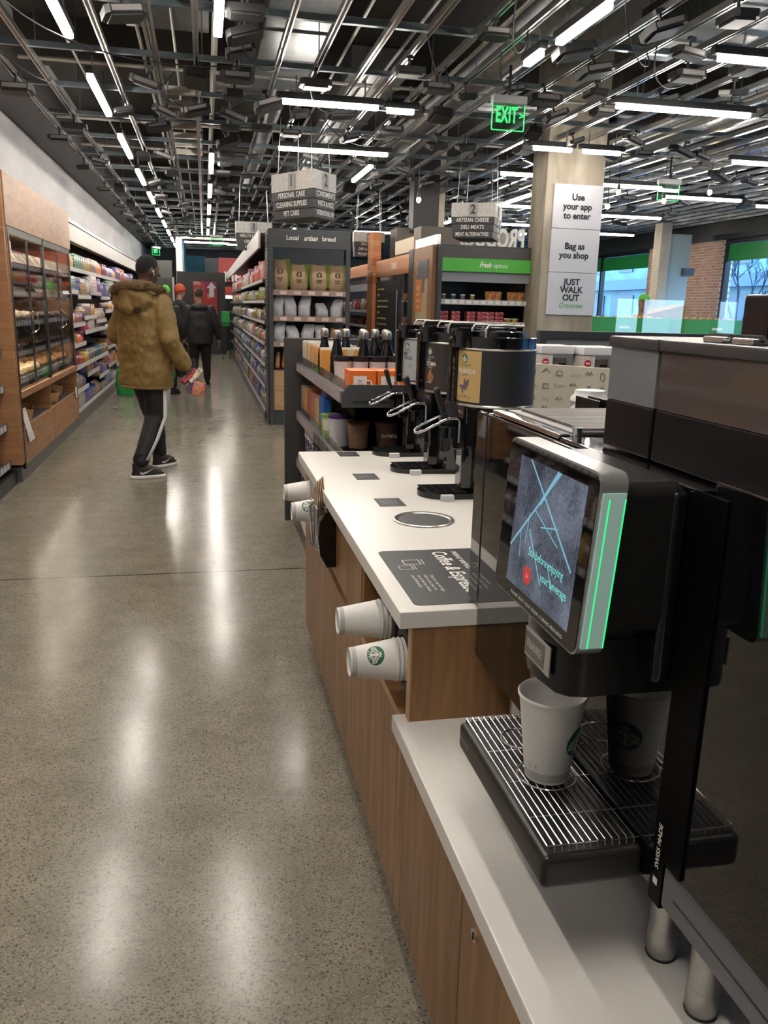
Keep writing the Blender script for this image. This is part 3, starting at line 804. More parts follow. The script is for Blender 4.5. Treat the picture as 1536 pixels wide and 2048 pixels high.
for k, (y0, y1) in enumerate(((7.1, 7.77), (7.78, 8.46), (8.52, 9.27), (9.28, 10.04))):
    d = B().box(LX-.008, LX, y0, y1, .74, 1.925).done('glass_door', PANE, t)
    B().box(LX-.01, LX+.003, y0, y0+.012, .74, 1.925).done('door_edge', DGREY, d); B().box(LX-.01, LX+.003, y1-.012, y1, .74, 1.925).done('door_edge', DGREY, d)
    hy = y1-.07 if k % 2 == 0 else y0+.07
    s = 1 if k % 2 else -1
    B().tube([(LX+.002, hy, 1.34), (LX+.03, hy+s*.035, 1.31), (LX+.03, hy+s*.035, 1.19), (LX+.002, hy, 1.16)], .006, 8).done('door_handle', CHROME, d)
for z in (.80, 1.02, 1.26, 1.50, 1.72):
    s = B().box(LX-.56, LX-.05, 7.1, 10.05, z-.02, z).done('shelf', DGREY, t)
    b = B(); price_strip(b, LX-.03, 7.12, 10.03, z+.01, 1, .05); b.done('price_strip', strip_mats(), s)
B().box(LX-.5, LX-.15, 7.12, 7.9, 1.78, 1.92).done('top_light_box', WHITE, t)
CL = mat('added_case_glow', (.8, .8, .8), .4, emit=(1, .86, .66), es=22)  # glow strips added to brighten the cabinet inside, not fitted lamps
for z in (1.975, 1.475, .995): B().box(LX-.09, LX-.06, 7.2, 10.0, z-.008, z).done('added_case_glow', CL, t)
CRUST = mat('bread_crust', (.45, .22, .08), .6, noise=.35, nscale=30, bump=.2, bscale=60)
PALEB = mat('pale_bun', (.68, .5, .26), .55, noise=.2, nscale=25, bump=.1)
DARKP = mat('chocolate_pastry', (.12, .05, .03), .5, noise=.3, nscale=30)
CREAMP = mat('filled_sandwich', (.6, .5, .36), .6, noise=.45, nscale=40)
def pastry(kind):
    b = B()
    if kind == 0:
        for i in range(7): a = (i-3)*.33; b.ell((.05*math.sin(a), .065*math.cos(a)-.03, .03), (.024-.002*abs(i-3), .022, .03-.004*abs(i-3)), 10, 6)
        return b.done('croissant', CRUST, origin=(0, 0, 0))
    if kind == 1: b.lathe([(0, 0), (.05, 0), (.062, .02), (.055, .045), (.03, .06), (0, .064)], n=16); return b.done('bread_roll', PALEB, origin=(0, 0, 0))
    if kind == 2:
        pr = [(.035+.025*math.cos(2*PI*i/10), .026+.024*math.sin(2*PI*i/10)) for i in range(11)]; b.lathe(pr, n=16); return b.done('doughnut', DARKP, origin=(0, 0, 0))
    if kind == 3: b.capsule((-.09, 0, .035), (.09, 0, .035), .032, .032, 12, 4); b.box(-.08, .08, -.03, .03, .028, .04); return b.done('baguette', CREAMP, origin=(0, 0, 0))
    b.prism([(-.07, 0), (.07, 0), (0, .1)], .07, Matrix.Translation((0, .035, 0)) @ Matrix.Rotation(PI/2, 4, 'X')); return b.done('wrapped_sandwich', CREAMP, origin=(0, 0, 0))
PK = [pastry(i) for i in range(5)]; PU = [False]*5
PNM = ['golden croissant', 'pale round bread roll', 'dark chocolate doughnut', 'filled baguette', 'wrapped sandwich wedge']
SHN = {.80: 'lowest', 1.02: 'second lowest', 1.26: 'middle', 1.50: 'second highest', 1.72: 'top'}
r = random.Random(21)
for z, kinds in ((.80, (1, 0)), (1.02, (0, 2)), (1.26, (3, 2)), (1.50, (2, 4)), (1.72, (4, 4))):
    cnt2 = [0]*5
    for half in (0, 1):
        kd = kinds[half]
        y = 7.2+half*1.4
        while y < 8.35+half*1.6:
            for row in range(2):
                o = PK[kd] if not PU[kd] else copy_tree(PK[kd]); PU[kd] = True
                o.location = (LX-.14-.13*row, y+r.uniform(-.01, .01), z+.001+(.0 if row == 0 else .01)); o.rotation_euler = (0, 0, r.uniform(-.4, .4)+(PI/2 if kd == 3 else 0)); s = r.uniform(1.05, 1.3); o.scale = (s, s, s)
                tag(o, '%s on the %s cabinet shelf, %s piece from the near end' % (PNM[kd], SHN[z], nth(cnt2[kd])), 'pastry', 'pastries in the bakery cabinet'); cnt2[kd] += 1
            y += .19 if kd != 3 else .12
for k, (y, rz, l) in enumerate([(7.75, .2, 'long open brown cardboard tray in the bin under the bakery doors'), (8.85, -.4, 'small brown cardboard box in the far bin under the bakery doors'), (9.35, .3, 'flattened brown cardboard box at the far end of the bin')]):
    b = B(); L, W, H = (.42, .2, .12) if k == 0 else (.3, .18, .1)
    b.box(-W/2, W/2, -L/2, L/2, 0, .004); b.box(-W/2, -W/2+.004, -L/2, L/2, 0, H); b.box(W/2-.004, W/2, -L/2, L/2, 0, H); b.box(-W/2, W/2, -L/2, -L/2+.004, 0, H); b.box(-W/2, W/2, L/2-.004, L/2, 0, H)
    o = b.done('cardboard_box', CARD, origin=(0, 0, 0)); o.location = (LX-.17, y, .425+.03*k); o.rotation_euler = (0, .25, rz); tag(o, l, 'box')
b = B(); b.box(-.09, .09, -.001, .001, 0, .2); b.m(1).box(-.1, .1, -.003, .003, -.07, 0)
o = b.done('card_sheet', [PAPER, LABELW], origin=(0, 0, 0)); o.location = (LX+.012, 7.27, .37); o.rotation_euler = (-.2, 0, PI/2); tag(o, 'cream card leaning out of the near bin below the bakery doors', 'card')
b = B(); b.box(-.05, .05, -.001, .001, 0, .12); o = b.done('card_sheet', PAPER, origin=(0, 0, 0)); o.location = (LX+.012, 9.9, .37); o.rotation_euler = (0, 0, PI/2); tag(o, 'white card tucked in the far bin end by the grocery shelf', 'card')

# near snack shelf (left edge and reflected in the machines)
t = thing('snack_shelf_unit', (-1.8, 5.2, 0), 'oak-sided snack shelf unit at the left edge of the photo', 'shelf')
B().box(XL+.01, LX+.0, 6.955, 6.995, .15, 2.36).done('side_panel', OAK, t)
B().box(XL+.01, XL+.03, 3.2, 6.95, .1, 2.3).done('back_panel', OAK, t)
B().box(XL+.01, LX-.05, 3.2, 6.99, 0, .1).done('plinth', BLACK, t)
B().box(XL+.01, LX-.02, 3.2, 6.95, 1.95, 2.3).done('header_panel', mat('orange_panel', (.62, .25, .12), .5), t)
NS = (.16, .46, .76, 1.04, 1.32, 1.6)
for z in NS:
    s = B().box(XL+.03, LX-.1, 3.22, 6.95, z-.02, z).done('shelf', DGREY, t)
    b = B(); price_strip(b, LX-.085, 3.22, 6.95, z+.03, 1, .06); b.done('price_strip', strip_mats(), s)
r = random.Random(8)
for j, z in enumerate(NS):
    y = 6.86; i = 0
    while y > 3.4:
        kind = 'bag' if j in (1, 2) else r.choice(['bag', 'box', 'box'])
        c = r.choice([['navy', 'yellow', 'brown'], ['tan', 'tan', 'white'], ['purple', 'yellow', 'orange'], ['orange', 'brown', 'yellow'], ['red', 'orange', 'yellow'], ['tan', 'brown', 'white']][j])
        w_ = r.uniform(.13, .17); h = r.uniform(.17, .24)
        put(kind, c, r.randrange(2), (LX-.2, y-w_/2, z+.001), (w_, .14, h), PI/2, '%s snack %s, %s snack shelf up, %s from the bakery cabinet' % (cw(c), kind, nth(j), nth(i)), 'snack packs on the left unit')
        y -= w_+r.uniform(.015, .04); i += 1

# ================================================================== LEFT GROCERY WALL
t = thing('wall_shelf_unit', (-1.8, 20, 0), 'long white-topped grocery shelf wall down the left side', 'shelf')
B().box(XL+.01, XL+.03, 10.16, 31, .1, 2.4).done('back_panel', DGREY, t)
b = B()
for y in range(12): b.box(-1.80, -1.70, 10.2+y*1.75, 10.2+(y+1)*1.75-.012, 2.2, 2.42, .006)
b.done('canopy', mat('canopy_white', (.6, .58, .56), .5), t)
b = B(); b.box(XL+.03, -1.69, 10.16, 31, 2.43, 2.46); b.done('canopy_rail', STEEL, t)
B().box(XL+.03, -1.48, 10.16, 31, 0, .14, .004).done('plinth', mat('plinth_grey2', (.15, .145, .14), .35, .3), t)
LZ = (.16, .46, .74, 1.0, 1.24, 1.5, 1.84)
for j, z in enumerate(LZ):
    front = -1.5 if j < 5 else (-1.56 if j == 5 else -1.62)
    if j in (0, 6):
        s = B().box(XL+.03, front-.01, 10.16, 31, z-.025, z).done('shelf', DGREY, t)
        b = B(); price_strip(b, front, 10.16, 31, z+.012, 1, .055, .08, .03); b.done('price_strip', [mat('strip_light', (.45, .44, .44), .4), LABELW], s)
    else:
        # short staggered bays
        y = 10.16; q = random.Random(j)
        while y < 30:
            dz = q.choice([-.07, 0, .06])
            L_ = 1.22
            s = B().box(XL+.03, front-.01, y, y+L_-.02, z+dz-.02, z+dz).done('shelf', DGREY, t)
            if y < 17:
                b = B(); price_strip(b, front, y, y+L_-.02, z+dz+.012, 1, .055, .08, .03); b.done('price_strip', [mat('strip_light', (.45, .44, .44), .4), LABELW], s)
            y += L_
for j, z in enumerate(LZ):
    front = -1.5 if j < 5 else (-1.56 if j == 5 else -1.62)
    q = random.Random(j); dzs = [q.choice([-.07, 0, .06]) for _ in range(30)] if j not in (0, 6) else [0]*30
    gap = (LZ[j+1]-z if j < 6 else .36)-.08
    r = random.Random(100+j); y = 10.22; i = 0
    lim = 16.5 if j < 5 else 21
    while y < lim:
        kinds = {0: ['box', 'carton', 'bag'], 1: ['bottle', 'bag', 'box'], 2: ['box', 'bottle'], 3: ['bag', 'box', 'can'], 4: ['jar', 'bottle', 'box'], 5: ['jar', 'can', 'box'], 6: ['bag', 'box', 'bag']}[j]
        cols = {0: ['blue', 'navy', 'green', 'tan', 'white'], 1: ['navy', 'green', 'orange', 'blue', 'tan'], 2: ['white', 'black', 'red', 'yellow'], 3: ['red', 'white', 'orange', 'black'], 4: ['yellow', 'brown', 'orange', 'tan', 'white'], 5: ['green', 'tan', 'white', 'blue'], 6: ['red', 'blue', 'yellow', 'green', 'red', 'orange']}[j]
        kind, c, k, nrun = runs(r, kinds, cols)
        w_ = r.uniform(.09, .15) if kind in ('bottle', 'jar', 'can') else r.uniform(.12, .2); h = gap*r.uniform(.62, .9)
        if j == 6: w_ *= 1.3
        for _ in range(nrun):
            if y > lim: break
            dz = dzs[min(29, int((y-10.16)/1.22))]
            put(kind, c, k, (front-.1, y+w_/2, z+dz+.001), (w_*.94, .15, h), PI/2, '%s %s, %s left wall shelf up, %s from the near end' % (cw(c), kind, nth(j), nth(i)), 'goods on the left grocery wall')
            y += w_+.012; i += 1
# red promotional round panel near bakery, and end partition
tag(B().cyl((-1.72, 10.6, 1.84), (-1.70, 10.6, 1.84), .001).done('red_panel_dot', mat('sign_red', (.5, .03, .03), .4)), 'x', 'x') if False else None

# ================================================================== BREAD GONDOLA
GX0, GX1, GY = .76, 1.74, 10.25
t = thing('bread_display', ((GX0+GX1)/2, 10.5, 0), 'dark end display stand headed Local artisan bread', 'display')
B().box(GX0, GX1, GY, GY+.06, 2.11, 2.325, .004).done('header_panel', GREY, t)
text('Local', .072, (1.04, GY-.004, 2.225), '-Y', CREAMTXT, t, bold=.018)
text('artisan', .084, (1.255, GY-.004, 2.225), '-Y', CREAMTXT, t, bold=.02, shear=.4, xs=.72)
text('bread', .072, (1.475, GY-.004, 2.225), '-Y', CREAMTXT, t, bold=.018)
for x in (GX0, GX1-.05): B().box(x, x+.05, GY, GY+.05, 0, 2.11, .003).done('post', GREY, t)
b = B(); b.box(GX0, GX1, GY+.5, GY+.53, .1, 2.32); b.done('back_panel', mat('back_slate', (.035, .045, .06), .5), t)
b = B(); b.box(GX0-.01, GX0+.012, GY+.05, GY+.5, .0, 2.32)
for i in range(52): b.m(1).box(GX0-.016, GX0-.01, GY+.07, GY+.48, .1+i*.042, .112+i*.042, M=None)
b.done('slotted_side', [BLACK, DGREY], t)
B().box(GX0+.01, GX1-.01, GY+.03, GY+.5, 0, .17).done('plinth', mat('slate_plinth', (.05, .06, .075), .4), t)
TANS = mat('tan_shelf_edge', (.34, .24, .19), .5, noise=.1, nscale=6)
for z in (1.61, 1.305, 1.0):
    s = B().box(GX0+.05, GX1-.05, GY+.03, GY+.5, z-.03, z-.01).done('shelf', GREY, t)
    b = B(); b.box(GX0+.05, GX1-.05, GY+.01, GY+.03, z-.045, z+.02)
    for k in range(5): b.m(1).box(GX0+.13+k*.17, GX0+.21+k*.17, GY+.006, GY+.01, z-.035, z+.005)
    b.done('shelf_edge', [TANS, mat('red_white_label', (.7, .55, .53), .4)], s)
# stacked wooden crates at base
CRATE = wood('crate_wood', (.42, .25, .12), (.55, .36, .19), (.6, 1, 6), 4)
for k, (z0, z1, x0, x1) in enumerate([(.18, .42, GX0+.03, 1.62), (.425, .66, GX0+.03, 1.62)]):
    b = B(); b.box(x0, x1, GY+.02, GY+.46, z0, z1, .004); b.m(1).box(x0-.0, x1, GY+.015, GY+.46, z1, z1+.012)
    tag(b.done('wooden_crate', [CRATE, TANS]), ['wooden crate at the foot of the bread display', 'wooden crate stacked second in the bread display'][k], 'crate', 'wooden crates in the bread display')
KRAFT = mat('kraft_bag', (.40, .27, .16), .6, noise=.08, nscale=10, bump=.35, bscale=14)
WHITEB = mat('clear_white_bag', (.68, .68, .71), .35, noise=.16, nscale=16, bump=.8, bscale=16)
LIME = mat('green_tissue', (.16, .2, .035), .6, bump=.3, bscale=20)
def bread_bag(i, x, z, w_, h, lean, kraft, label):
    t = thing('bread_bag', (x, GY+.18, z), label, 'bag', 'kraft bread bags' if kraft else 'clear bread bags')
    b = B(); q = random.Random(i)
    b.loft([(0, 0, 0, w_*.46, .07), (0, 0, .02, w_*.5, .085), (0, .0, h*.5, w_*.49, .09), (lean, .0, h*.8, w_*(.46), .05), (lean*1.3, 0, h, w_*(.4 if kraft else .3+.1*q.random()), .012)], 20, sq=3.2)
    o = b.done('bag_body', KRAFT if kraft else WHITEB, None, origin=(0, 0, 0)); o.parent = t
    if kraft:
        b = B()
        for s in (-1, 1): b.loft([(s*w_*.47, 0, h*.15, .02, .05), (s*w_*.5, .01, h*.7, .03, .05), (s*w_*.42, .01, h*1.04, .05, .02)], 10)
        o = b.done('tissue_lining', LIME, None, origin=(0, 0, 0)); o.parent = t
        b = B(); b.lathe([(0, 0), (.034, 0), (.034, .003), (0, .003)], n=24, M=Matrix.Translation((0, -.088, h*.62)) @ Matrix.Rotation(PI/2, 4, 'X')); b.m(1).lathe([(0, .004), (.014, .004)], n=16, M=Matrix.Translation((0, -.088, h*.64)) @ Matrix.Rotation(PI/2, 4, 'X')); b.box(-.008, .008, -.0935, -.09, h*.62-.03, h*.62)
        b.m(0)
        for k in range(2): b.box(-.035+.01*k, .035-.01*k, -.095, -.088, h*.40-k*.025, h*.40-k*.025+.012)
        o = b.done('printed_badge', [mat('badge_brown', (.07, .04, .025), .5), KRAFT], None, origin=(0, 0, 0)); o.parent = t
    return t
for i, (x, w_, h) in enumerate([(.90, .19, .36), (1.13, .2, .31), (1.375, .2, .31), (1.60, .2, .31)]):
    bread_bag(i, x, 1.62, w_, h, 0, True, 'kraft paper bread bag on the top shelf, %s' % ['tallest one at the left', 'second from the left', 'second from the right', 'rightmost'][i])
for i, (x, h) in enumerate([(.87, .25), (1.03, .26), (1.2, .26), (1.42, .17), (1.6, .22)]):
    bread_bag(10+i, x, 1.315, .15, h, .02*(-1)**i, False, 'clear plastic bread bag on the middle shelf of the bread display, %s from the left' % nth(i))
for i, (x, h) in enumerate([(.88, .24), (1.06, .2), (1.24, .22), (1.42, .21)]):
    bread_bag(20+i, x, 1.01, .16, h, .02*(-1)**i, False, 'clear plastic bread bag on the lower shelf of the bread display, %s from the left' % nth(i))
for i in range(2):
    b = B().capsule((1.56+i*.1, GY+.15, 1.05), (1.56+i*.1, GY+.18, 1.16), .04, .03, 12, 4)
    tag(b.done('bread_loaf', CRUST), ['crusty loaf standing right of the clear bags on the lower shelf', 'crusty loaf in the right corner of the lower bread shelf'][i], 'bread')
for i in range(4):
    b = B().capsule((.86+i*.085, GY+.1, .72), (.88+i*.085, GY+.2, .86+.02*(i % 2)), .032, .025, 12, 4)
    tag(b.done('baguette', CRUST), 'baguette standing in the top crate of the bread display, %s from the left' % nth(i), 'bread', 'baguettes in the crate')

# long gondola behind the bread display
t = thing('aisle_shelf_unit', (1.25, 18, 0), 'long black grocery shelf unit behind the bread display', 'shelf')
B().box(1.22, 1.27, GY+.54, 25.5, .1, 2.3).done('back_panel', DGREY, t)
B().box(GX0-.03, GX1+.02, GY+.54, 25.5, 0, .1).done('plinth', mat('plinth_dark', (.05, .05, .055), .35), t)
for x0, x1 in ((.67, .70), (1.80, 1.83)):
    B().box(x0, x1, GY+.55, 25.5, 2.13, 2.34, .004).done('canopy', mat('canopy_white', (.6, .58, .56), .5), t)
B().box(.70, 1.80, GY+.55, 25.5, 2.28, 2.31).done('top_panel', DGREY, t)
GZ = (.12, .42, .70, .97, 1.24, 1.50, 1.76)
for j, z in enumerate(GZ):
    fx = .74 if j < 6 else .72
    s = B().box(fx+.012, 1.22, GY+.56, 25.4, z-.02, z).done('shelf', DGREY, t)
    b = B(); price_strip(b, fx, GY+.56, 17, z+.012, -1, .05, .08, .04); b.m(0).box(fx, fx+.012, 17, 25.4, z-.038, z+.012); b.done('price_strip', [mat('strip_pinkish', (.16, .14, .145), .4), LABELW], s)
for z in (1.76, 1.3, .85, .45): B().box(1.27, 1.78, GY+.56, 25.4, z-.02, z).done('shelf', DGREY, t)
for j, z in enumerate(GZ):
    r = random.Random(300+j); y = GY+.6; i = 0
    gap = (GZ[j+1]-z if j < 6 else .36)-.06
    while y < 24:
        kinds = {0: ['bag', 'box'], 1: ['bottle', 'box'], 2: ['bag', 'bottle', 'box'], 3: ['bottle', 'bag'], 4: ['bottle', 'bag', 'box'], 5: ['bottle', 'box', 'jar'], 6: ['box', 'bag', 'box']}[j]
        cols = {0: ['blue', 'orange', 'navy', 'purple', 'black'], 1: ['blue', 'purple', 'white', 'navy', 'black'], 2: ['white', 'blue', 'green', 'teal', 'black'], 3: ['white', 'green', 'orange', 'black', 'navy'], 4: ['white', 'green', 'brown', 'teal', 'navy'], 5: ['yellow', 'green', 'white', 'black'], 6: ['orange', 'blue', 'white', 'pink', 'red']}[j]
        kind, c, k, nrun = runs(r, kinds, cols)
        w_ = r.uniform(.10, .16)*(1 if y < 15 else 1.9); h = gap*r.uniform(.65, .95)
        for _ in range(nrun):
            if y > 24: break
            put(kind, c, k, (.74+.1, y+w_/2, z+.001), (w_*.92, .15, h), -PI/2, '%s %s, %s middle aisle shelf up, %s from the near end' % (cw(c), kind, nth(j), nth(i)), 'goods on the middle aisle shelves')
            y += w_+.015; i += 1
# ================================================================== COFFEE COUNTER
EDGEW = wood('laminate_edge', (.42, .25, .12), (.55, .34, .17), (6, 6, .5), 5)
# upper base cabinet
t = thing('counter_cabinet', (.78, 2.5, 0), 'walnut base cabinet under the coffee urns', 'cabinet')
B().box(.46, 1.15, 1.56, 3.38, 0, .09).done('toe_kick', mat('toe_kick', (.03, .028, .026), .6), t)
b = B(); b.box(.42, 1.15, 2.09, 3.40, .09, .805)
b.box(.42, 1.15, 1.56, 2.09, .09, .575); b.box(.72, 1.15, 1.56, 2.09, .575, .805)
b.done('carcass', WALNUT, t)
B().box(.402, 1.15, 1.535, 1.56, .6, .812).done('end_panel', WALNUT, t)
B().box(.399, .402, 1.535, 1.56, .6, .812).done('panel_edge', EDGEW, t)
B().box(.40, .72, 1.56, 2.09, .56, .58).done('cubby_floor', WALNUT, t)
B().box(.399, .4005, 1.56, 2.09, .56, .58).done('cubby_edge', EDGEW, t)
B().box(.402, .72, 2.07, 2.09, .58, .81).done('cubby_side', WALNUT, t)
for y0, y1 in ((2.10, 2.72), (2.725, 3.40)): B().box(.40, .42, y0, y1, .585, .808, .0015).done('drawer_front', WALNUT, t)
for y0, y1 in ((1.56, 1.62), (1.623, 2.22), (2.223, 2.82), (2.823, 3.40)): B().box(.40, .42, y0, y1, .09, .557, .0015).done('door', WALNUT, t)
tag(B().box(.372, 1.18, 1.53, 3.44, .812, .85, .004).done('upper_worktop', WTOP), 'raised white worktop carrying the three coffee urns', 'worktop')
# lower base cabinet
t = thing('counter_cabinet', (.78, .5, 0), 'lower walnut base cabinet under the espresso machine', 'cabinet')
B().box(.46, 1.2, -.5, 1.56, 0, .09).done('toe_kick', mat('toe_kick', (.03, .028, .026), .6), t)
B().box(.42, 1.2, -.5, 1.558, .09, .562).done('carcass', WALNUT, t)
for k, (y0, y1) in enumerate(((-.5, .52), (.523, 1.13), (1.133, 1.558))):
    d = B().box(.40, .42, y0, y1, .09, .560, .0015).done('door', WALNUT, t)
    if k == 1:
        b = B(); b.cyl((.396, 1.06, .475), (.402, 1.06, .475), .011, n=24); b.m(1).box(.3945, .396, 1.058, 1.062, .469, .481); b.done('lock', [STEEL, BLACK], d)
tag(B().box(.372, 1.25, -.5, 1.575, .562, .60, .004).done('lower_worktop', WTOP), 'lower white worktop under the black espresso machine', 'worktop')

# ---- logo drawn as flat shapes and wrapped on a surface by mapf(u, v)
SGREEN = mat('logo_green', (.005, .13, .07), .4)
def logo(mapf, R, parent, white=None, ring=True, rot=0):
    ca, sa = math.cos(rot), math.sin(rot)
    def mp(u, v): return Vector(mapf((u*ca-v*sa)*R, (u*sa+v*ca)*R))
    def poly(b, pts, k=0):
        vs = [b.bm.verts.new(mp(u, v)) for u, v in pts]; f = b.bm.faces.new(vs); f.material_index = b.mi
    b = B(); b.m(0)
    rings = [[mp(r*math.cos(2*PI*i/36), r*math.sin(2*PI*i/36)) for i in range(36)] for r in (.02, .25, .5, .75, 1)]
    V = [[b.bm.verts.new(p) for p in q] for q in rings]
    b.bm.faces.new(V[0])
    for a, c in zip(V, V[1:]):
        for i in range(36): b.bm.faces.new((a[i], a[(i+1) % 36], c[(i+1) % 36], c[i]))
    disc = b.done('emblem', [SGREEN], parent, recalc=False)
    off = mapf
    def lift(u, v):
        p = mp(u, v); e = .02; n = (mp(u+e, v)-p).cross(mp(u, v+e)-p); n.normalize(); return p+n*.0006
    b = B(); W = white or CREAMTXT
    def strip(pts, w_):
        for i in range(len(pts)-1):
            (x0, y0), (x1, y1) = pts[i], pts[i+1]; dx, dy = x1-x0, y1-y0; L = math.hypot(dx, dy) or 1; nx, ny = -dy/L*w_/2, dx/L*w_/2
            vs = [b.bm.verts.new(lift(x, y)) for x, y in ((x0-nx, y0-ny), (x1-nx, y1-ny), (x1+nx, y1+ny), (x0+nx, y0+ny))]; b.bm.faces.new(vs)
    def pol(pts): b.bm.faces.new([b.bm.verts.new(lift(x, y)) for x, y in pts])
    for s in (-1, 1):
        for k in range(5):
            x = .3+.13*k
            strip([(s*(x-.12), .42-.08*k), (s*(x+.02), .18-.07*k), (s*(x-.08), -.08-.05*k), (s*(x+.02), -.32-.02*k), (s*(x-.12), -.52+.03*k)], .065)
        strip([(s*.2, -.5), (s*.45, -.82)], .07); strip([(s*.12, -.5), (s*.16, -.92)], .07)
    pol([(.2*math.cos(a), .08+.27*math.sin(a)) for a in [2*PI*i/16 for i in range(16)]])
    pol([(-.22, .42), (.22, .42), (.3, .66), (.12, .56), (0, .8), (-.12, .56), (-.3, .66)])
    pol([(-.14, -.2), (.14, -.2), (.1, -.7), (-.1, -.7)])
    b.done('emblem_figure', W, parent, recalc=False)

# ---- paper cups
CUPB = mat('cup_grey_band', (.5, .48, .46), .5)
def cup(h=.128, rt=.047, rb=.0315, fine=True):
    b = B()
    sl = lambda z: rb+(rt-rb)*z/h
    b.m(0).lathe([(rb-.003, .006), (rb-.002, 0), (rb, 0), (sl(.004), .004)], n=48)
    b.m(1).lathe([(sl(.004), .004), (sl(.017), .017)], n=48)
    b.m(0).lathe([(sl(.017), .017), (sl(h-.004), h-.004), (rt+.0015, h-.003), (rt+.002, h), (rt+.0005, h+.002), (rt-.0015, h), (sl(h-.006)-.001, h-.006), (rb-.001, .006), (0, .006)], n=48)
    o = b.done('paper_cup', [PAPER, CUPB], origin=(0, 0, 0), ang=50)
    return o
def cup_map(a0, zc, h=.128, rt=.047, rb=.0315, e=.0005):
    def f(u, v):
        z = zc+v; r = rb+(rt-rb)*z/h+e; a = a0+u/r
        return Vector((r*math.cos(a), r*math.sin(a), z))
    return f
cupm = cup()
tag(cupm, 'white paper cup standing on the drip tray under the espresso spout', 'cup')
logo(cup_map(R_(316), .066), .023, cupm)
b = B()
for k in range(3):
    f = cup_map(R_(215), .022+.003*k)
    b.quad(*[f(u, v) for u, v in ((-.010, 0), (.004, 0), (.004, .0006), (-.010, .0006))])
b.done('fine_print', DARKTXT, cupm, recalc=False)
cupm.location = (.4675, .992, .8005)
def side_cup(x, y, z, label, withlogo, k, a=0):
    a = R_(-88)
    o = copy_bare(cupm) if not withlogo else copy_tree(cupm)
    o.location = (x+k*.010, y, z); o.scale = (.98, .98, .80); o.rotation_euler = (Matrix.Rotation(PI/2, 3, 'Y') @ Matrix.Rotation(a, 3, 'Z')).to_euler()
    tag(o, label, 'cup', 'paper cups in the side dispensers'); return o
def copy_bare(o):
    c = o.copy(); COL.objects.link(c); return c
RUB = mat('black_rubber', (.015, .015, .016), .5)
for n_, (y, z, w_) in enumerate([(1.79, .735, 'farther dispenser near the worktop corner'), (1.622, .706, 'nearest dispenser beside the walnut end panel'), (3.16, .737, 'far pair, farther dispenser'), (2.86, .735, 'far pair, dispenser beside the napkins')]):
    t = thing('cup_dispenser', (.43, y, z), 'black round cup dispenser, '+w_, 'dispenser', 'cup dispensers in the counter side')
    b = B().lathe([(.052, 0), (.052, .03), (.058, .034), (.072, .03), (.074, 0), (.052, 0)], n=32, M=Matrix.Translation((.437, y, z)) @ Matrix.Rotation(-PI/2, 4, 'Y')); b.done('gasket', RUB, t)
    b = B().lathe([(.055, 0), (.055, .25), (0, .25)], n=24, M=Matrix.Translation((.437, y, z)) @ Matrix.Rotation(PI/2, 4, 'Y')); b.done('tube', BLACK, t)
    for k in range(4):
        o = side_cup(.285, y, z, ('outermost white paper cup' if k == 0 else '%s paper cup inside the outermost one' % nth(k-1))+' in the '+w_, k == 0 and n_ in (1, 3), k, R_(160) if n_ == 1 else R_(200))

# napkin and stirrer holder on the counter side
t = thing('napkin_holder', (.37, 2.65, .64), 'black wall holder with clear front hung on the counter side', 'holder')
b = B()
pr = [(.0, .0), (.03, .0), (.052, .04), (.06, .10), (.055, .15), (.035, .185), (0, .19)]
b.prism(pr, .05, Matrix.Translation((.40, 2.60, .62)) @ Matrix(((-1, 0, 0, 0), (0, 0, -1, 0), (0, 1, 0, 0), (0, 0, 0, 1))))
b.done('black_side', GLOSS2, t)
b = B(); b.tube([(.385, 2.62, .80), (.345, 2.72, .80), (.335, 2.74, .78), (.340, 2.70, .66), (.385, 2.6, .63)], .005, 8); b.done('wire_frame', CHROME, t)
B().box(.345, .35, 2.62, 2.8, .66, .80, .002).done('clear_front', CLEARP, t)
for k in range(5):
    b = B(); b.prism([(-.04, 0), (.05, 0), (.06, .11), (.0, .16), (-.045, .1)], .003, Matrix.Translation((.352+.006*k, 2.70+.004*k, .715+.004*k)) @ Matrix(((0, 0, 1, 0), (1, 0, 0, 0), (0, 1, 0, 0), (0, 0, 0, 1))))
    tag(b.done('napkin', KRAFT), 'brown paper napkin in the counter-side holder, %s from the front' % nth(k), 'napkin', 'brown napkins in the holder')

# recessed waste ring
t = thing('waste_chute', (.612, 2.255, .85), 'round steel-rimmed waste opening in the raised worktop', 'bin')
b = B().lathe([(.073, .0005), (.088, .0005), (.089, .003), (.086, .005), (.078, .004), (.074, .0015)], c=(.612, 2.255, .85), n=56); b.done('rim', STEEL, t)
b = B().lathe([(0, .0012), (.05, .0012), (.0735, .0014)], c=(.612, 2.255, .85), n=56); b.done('flap', mat('brushed_grey', (.2, .2, .2), .4, .7), t)
# stickers
SLATE = mat('slate_decal', (.05, .051, .056), .45)
for k, (x, y) in enumerate([(.573, 3.365), (.56, 2.893), (.56, 2.485)]):
    t = thing('counter_decal', (x, y, .85), ['small dark instruction decal at the far end of the raised worktop', 'small dark instruction decal in the middle of the raised worktop', 'small dark instruction decal nearest the waste opening'][k], 'decal', 'small dark decals on the worktop')
    B().box(x-.042, x+.042, y-.055, y+.055, .85, .8508).done('plate', SLATE, t)
    for j in range(4): text('coffee refill', .011, (x-.02+.013*j, y, .851), 'UP', mat('grey_print', (.3, .3, .3), .5), t, 'fine_print')
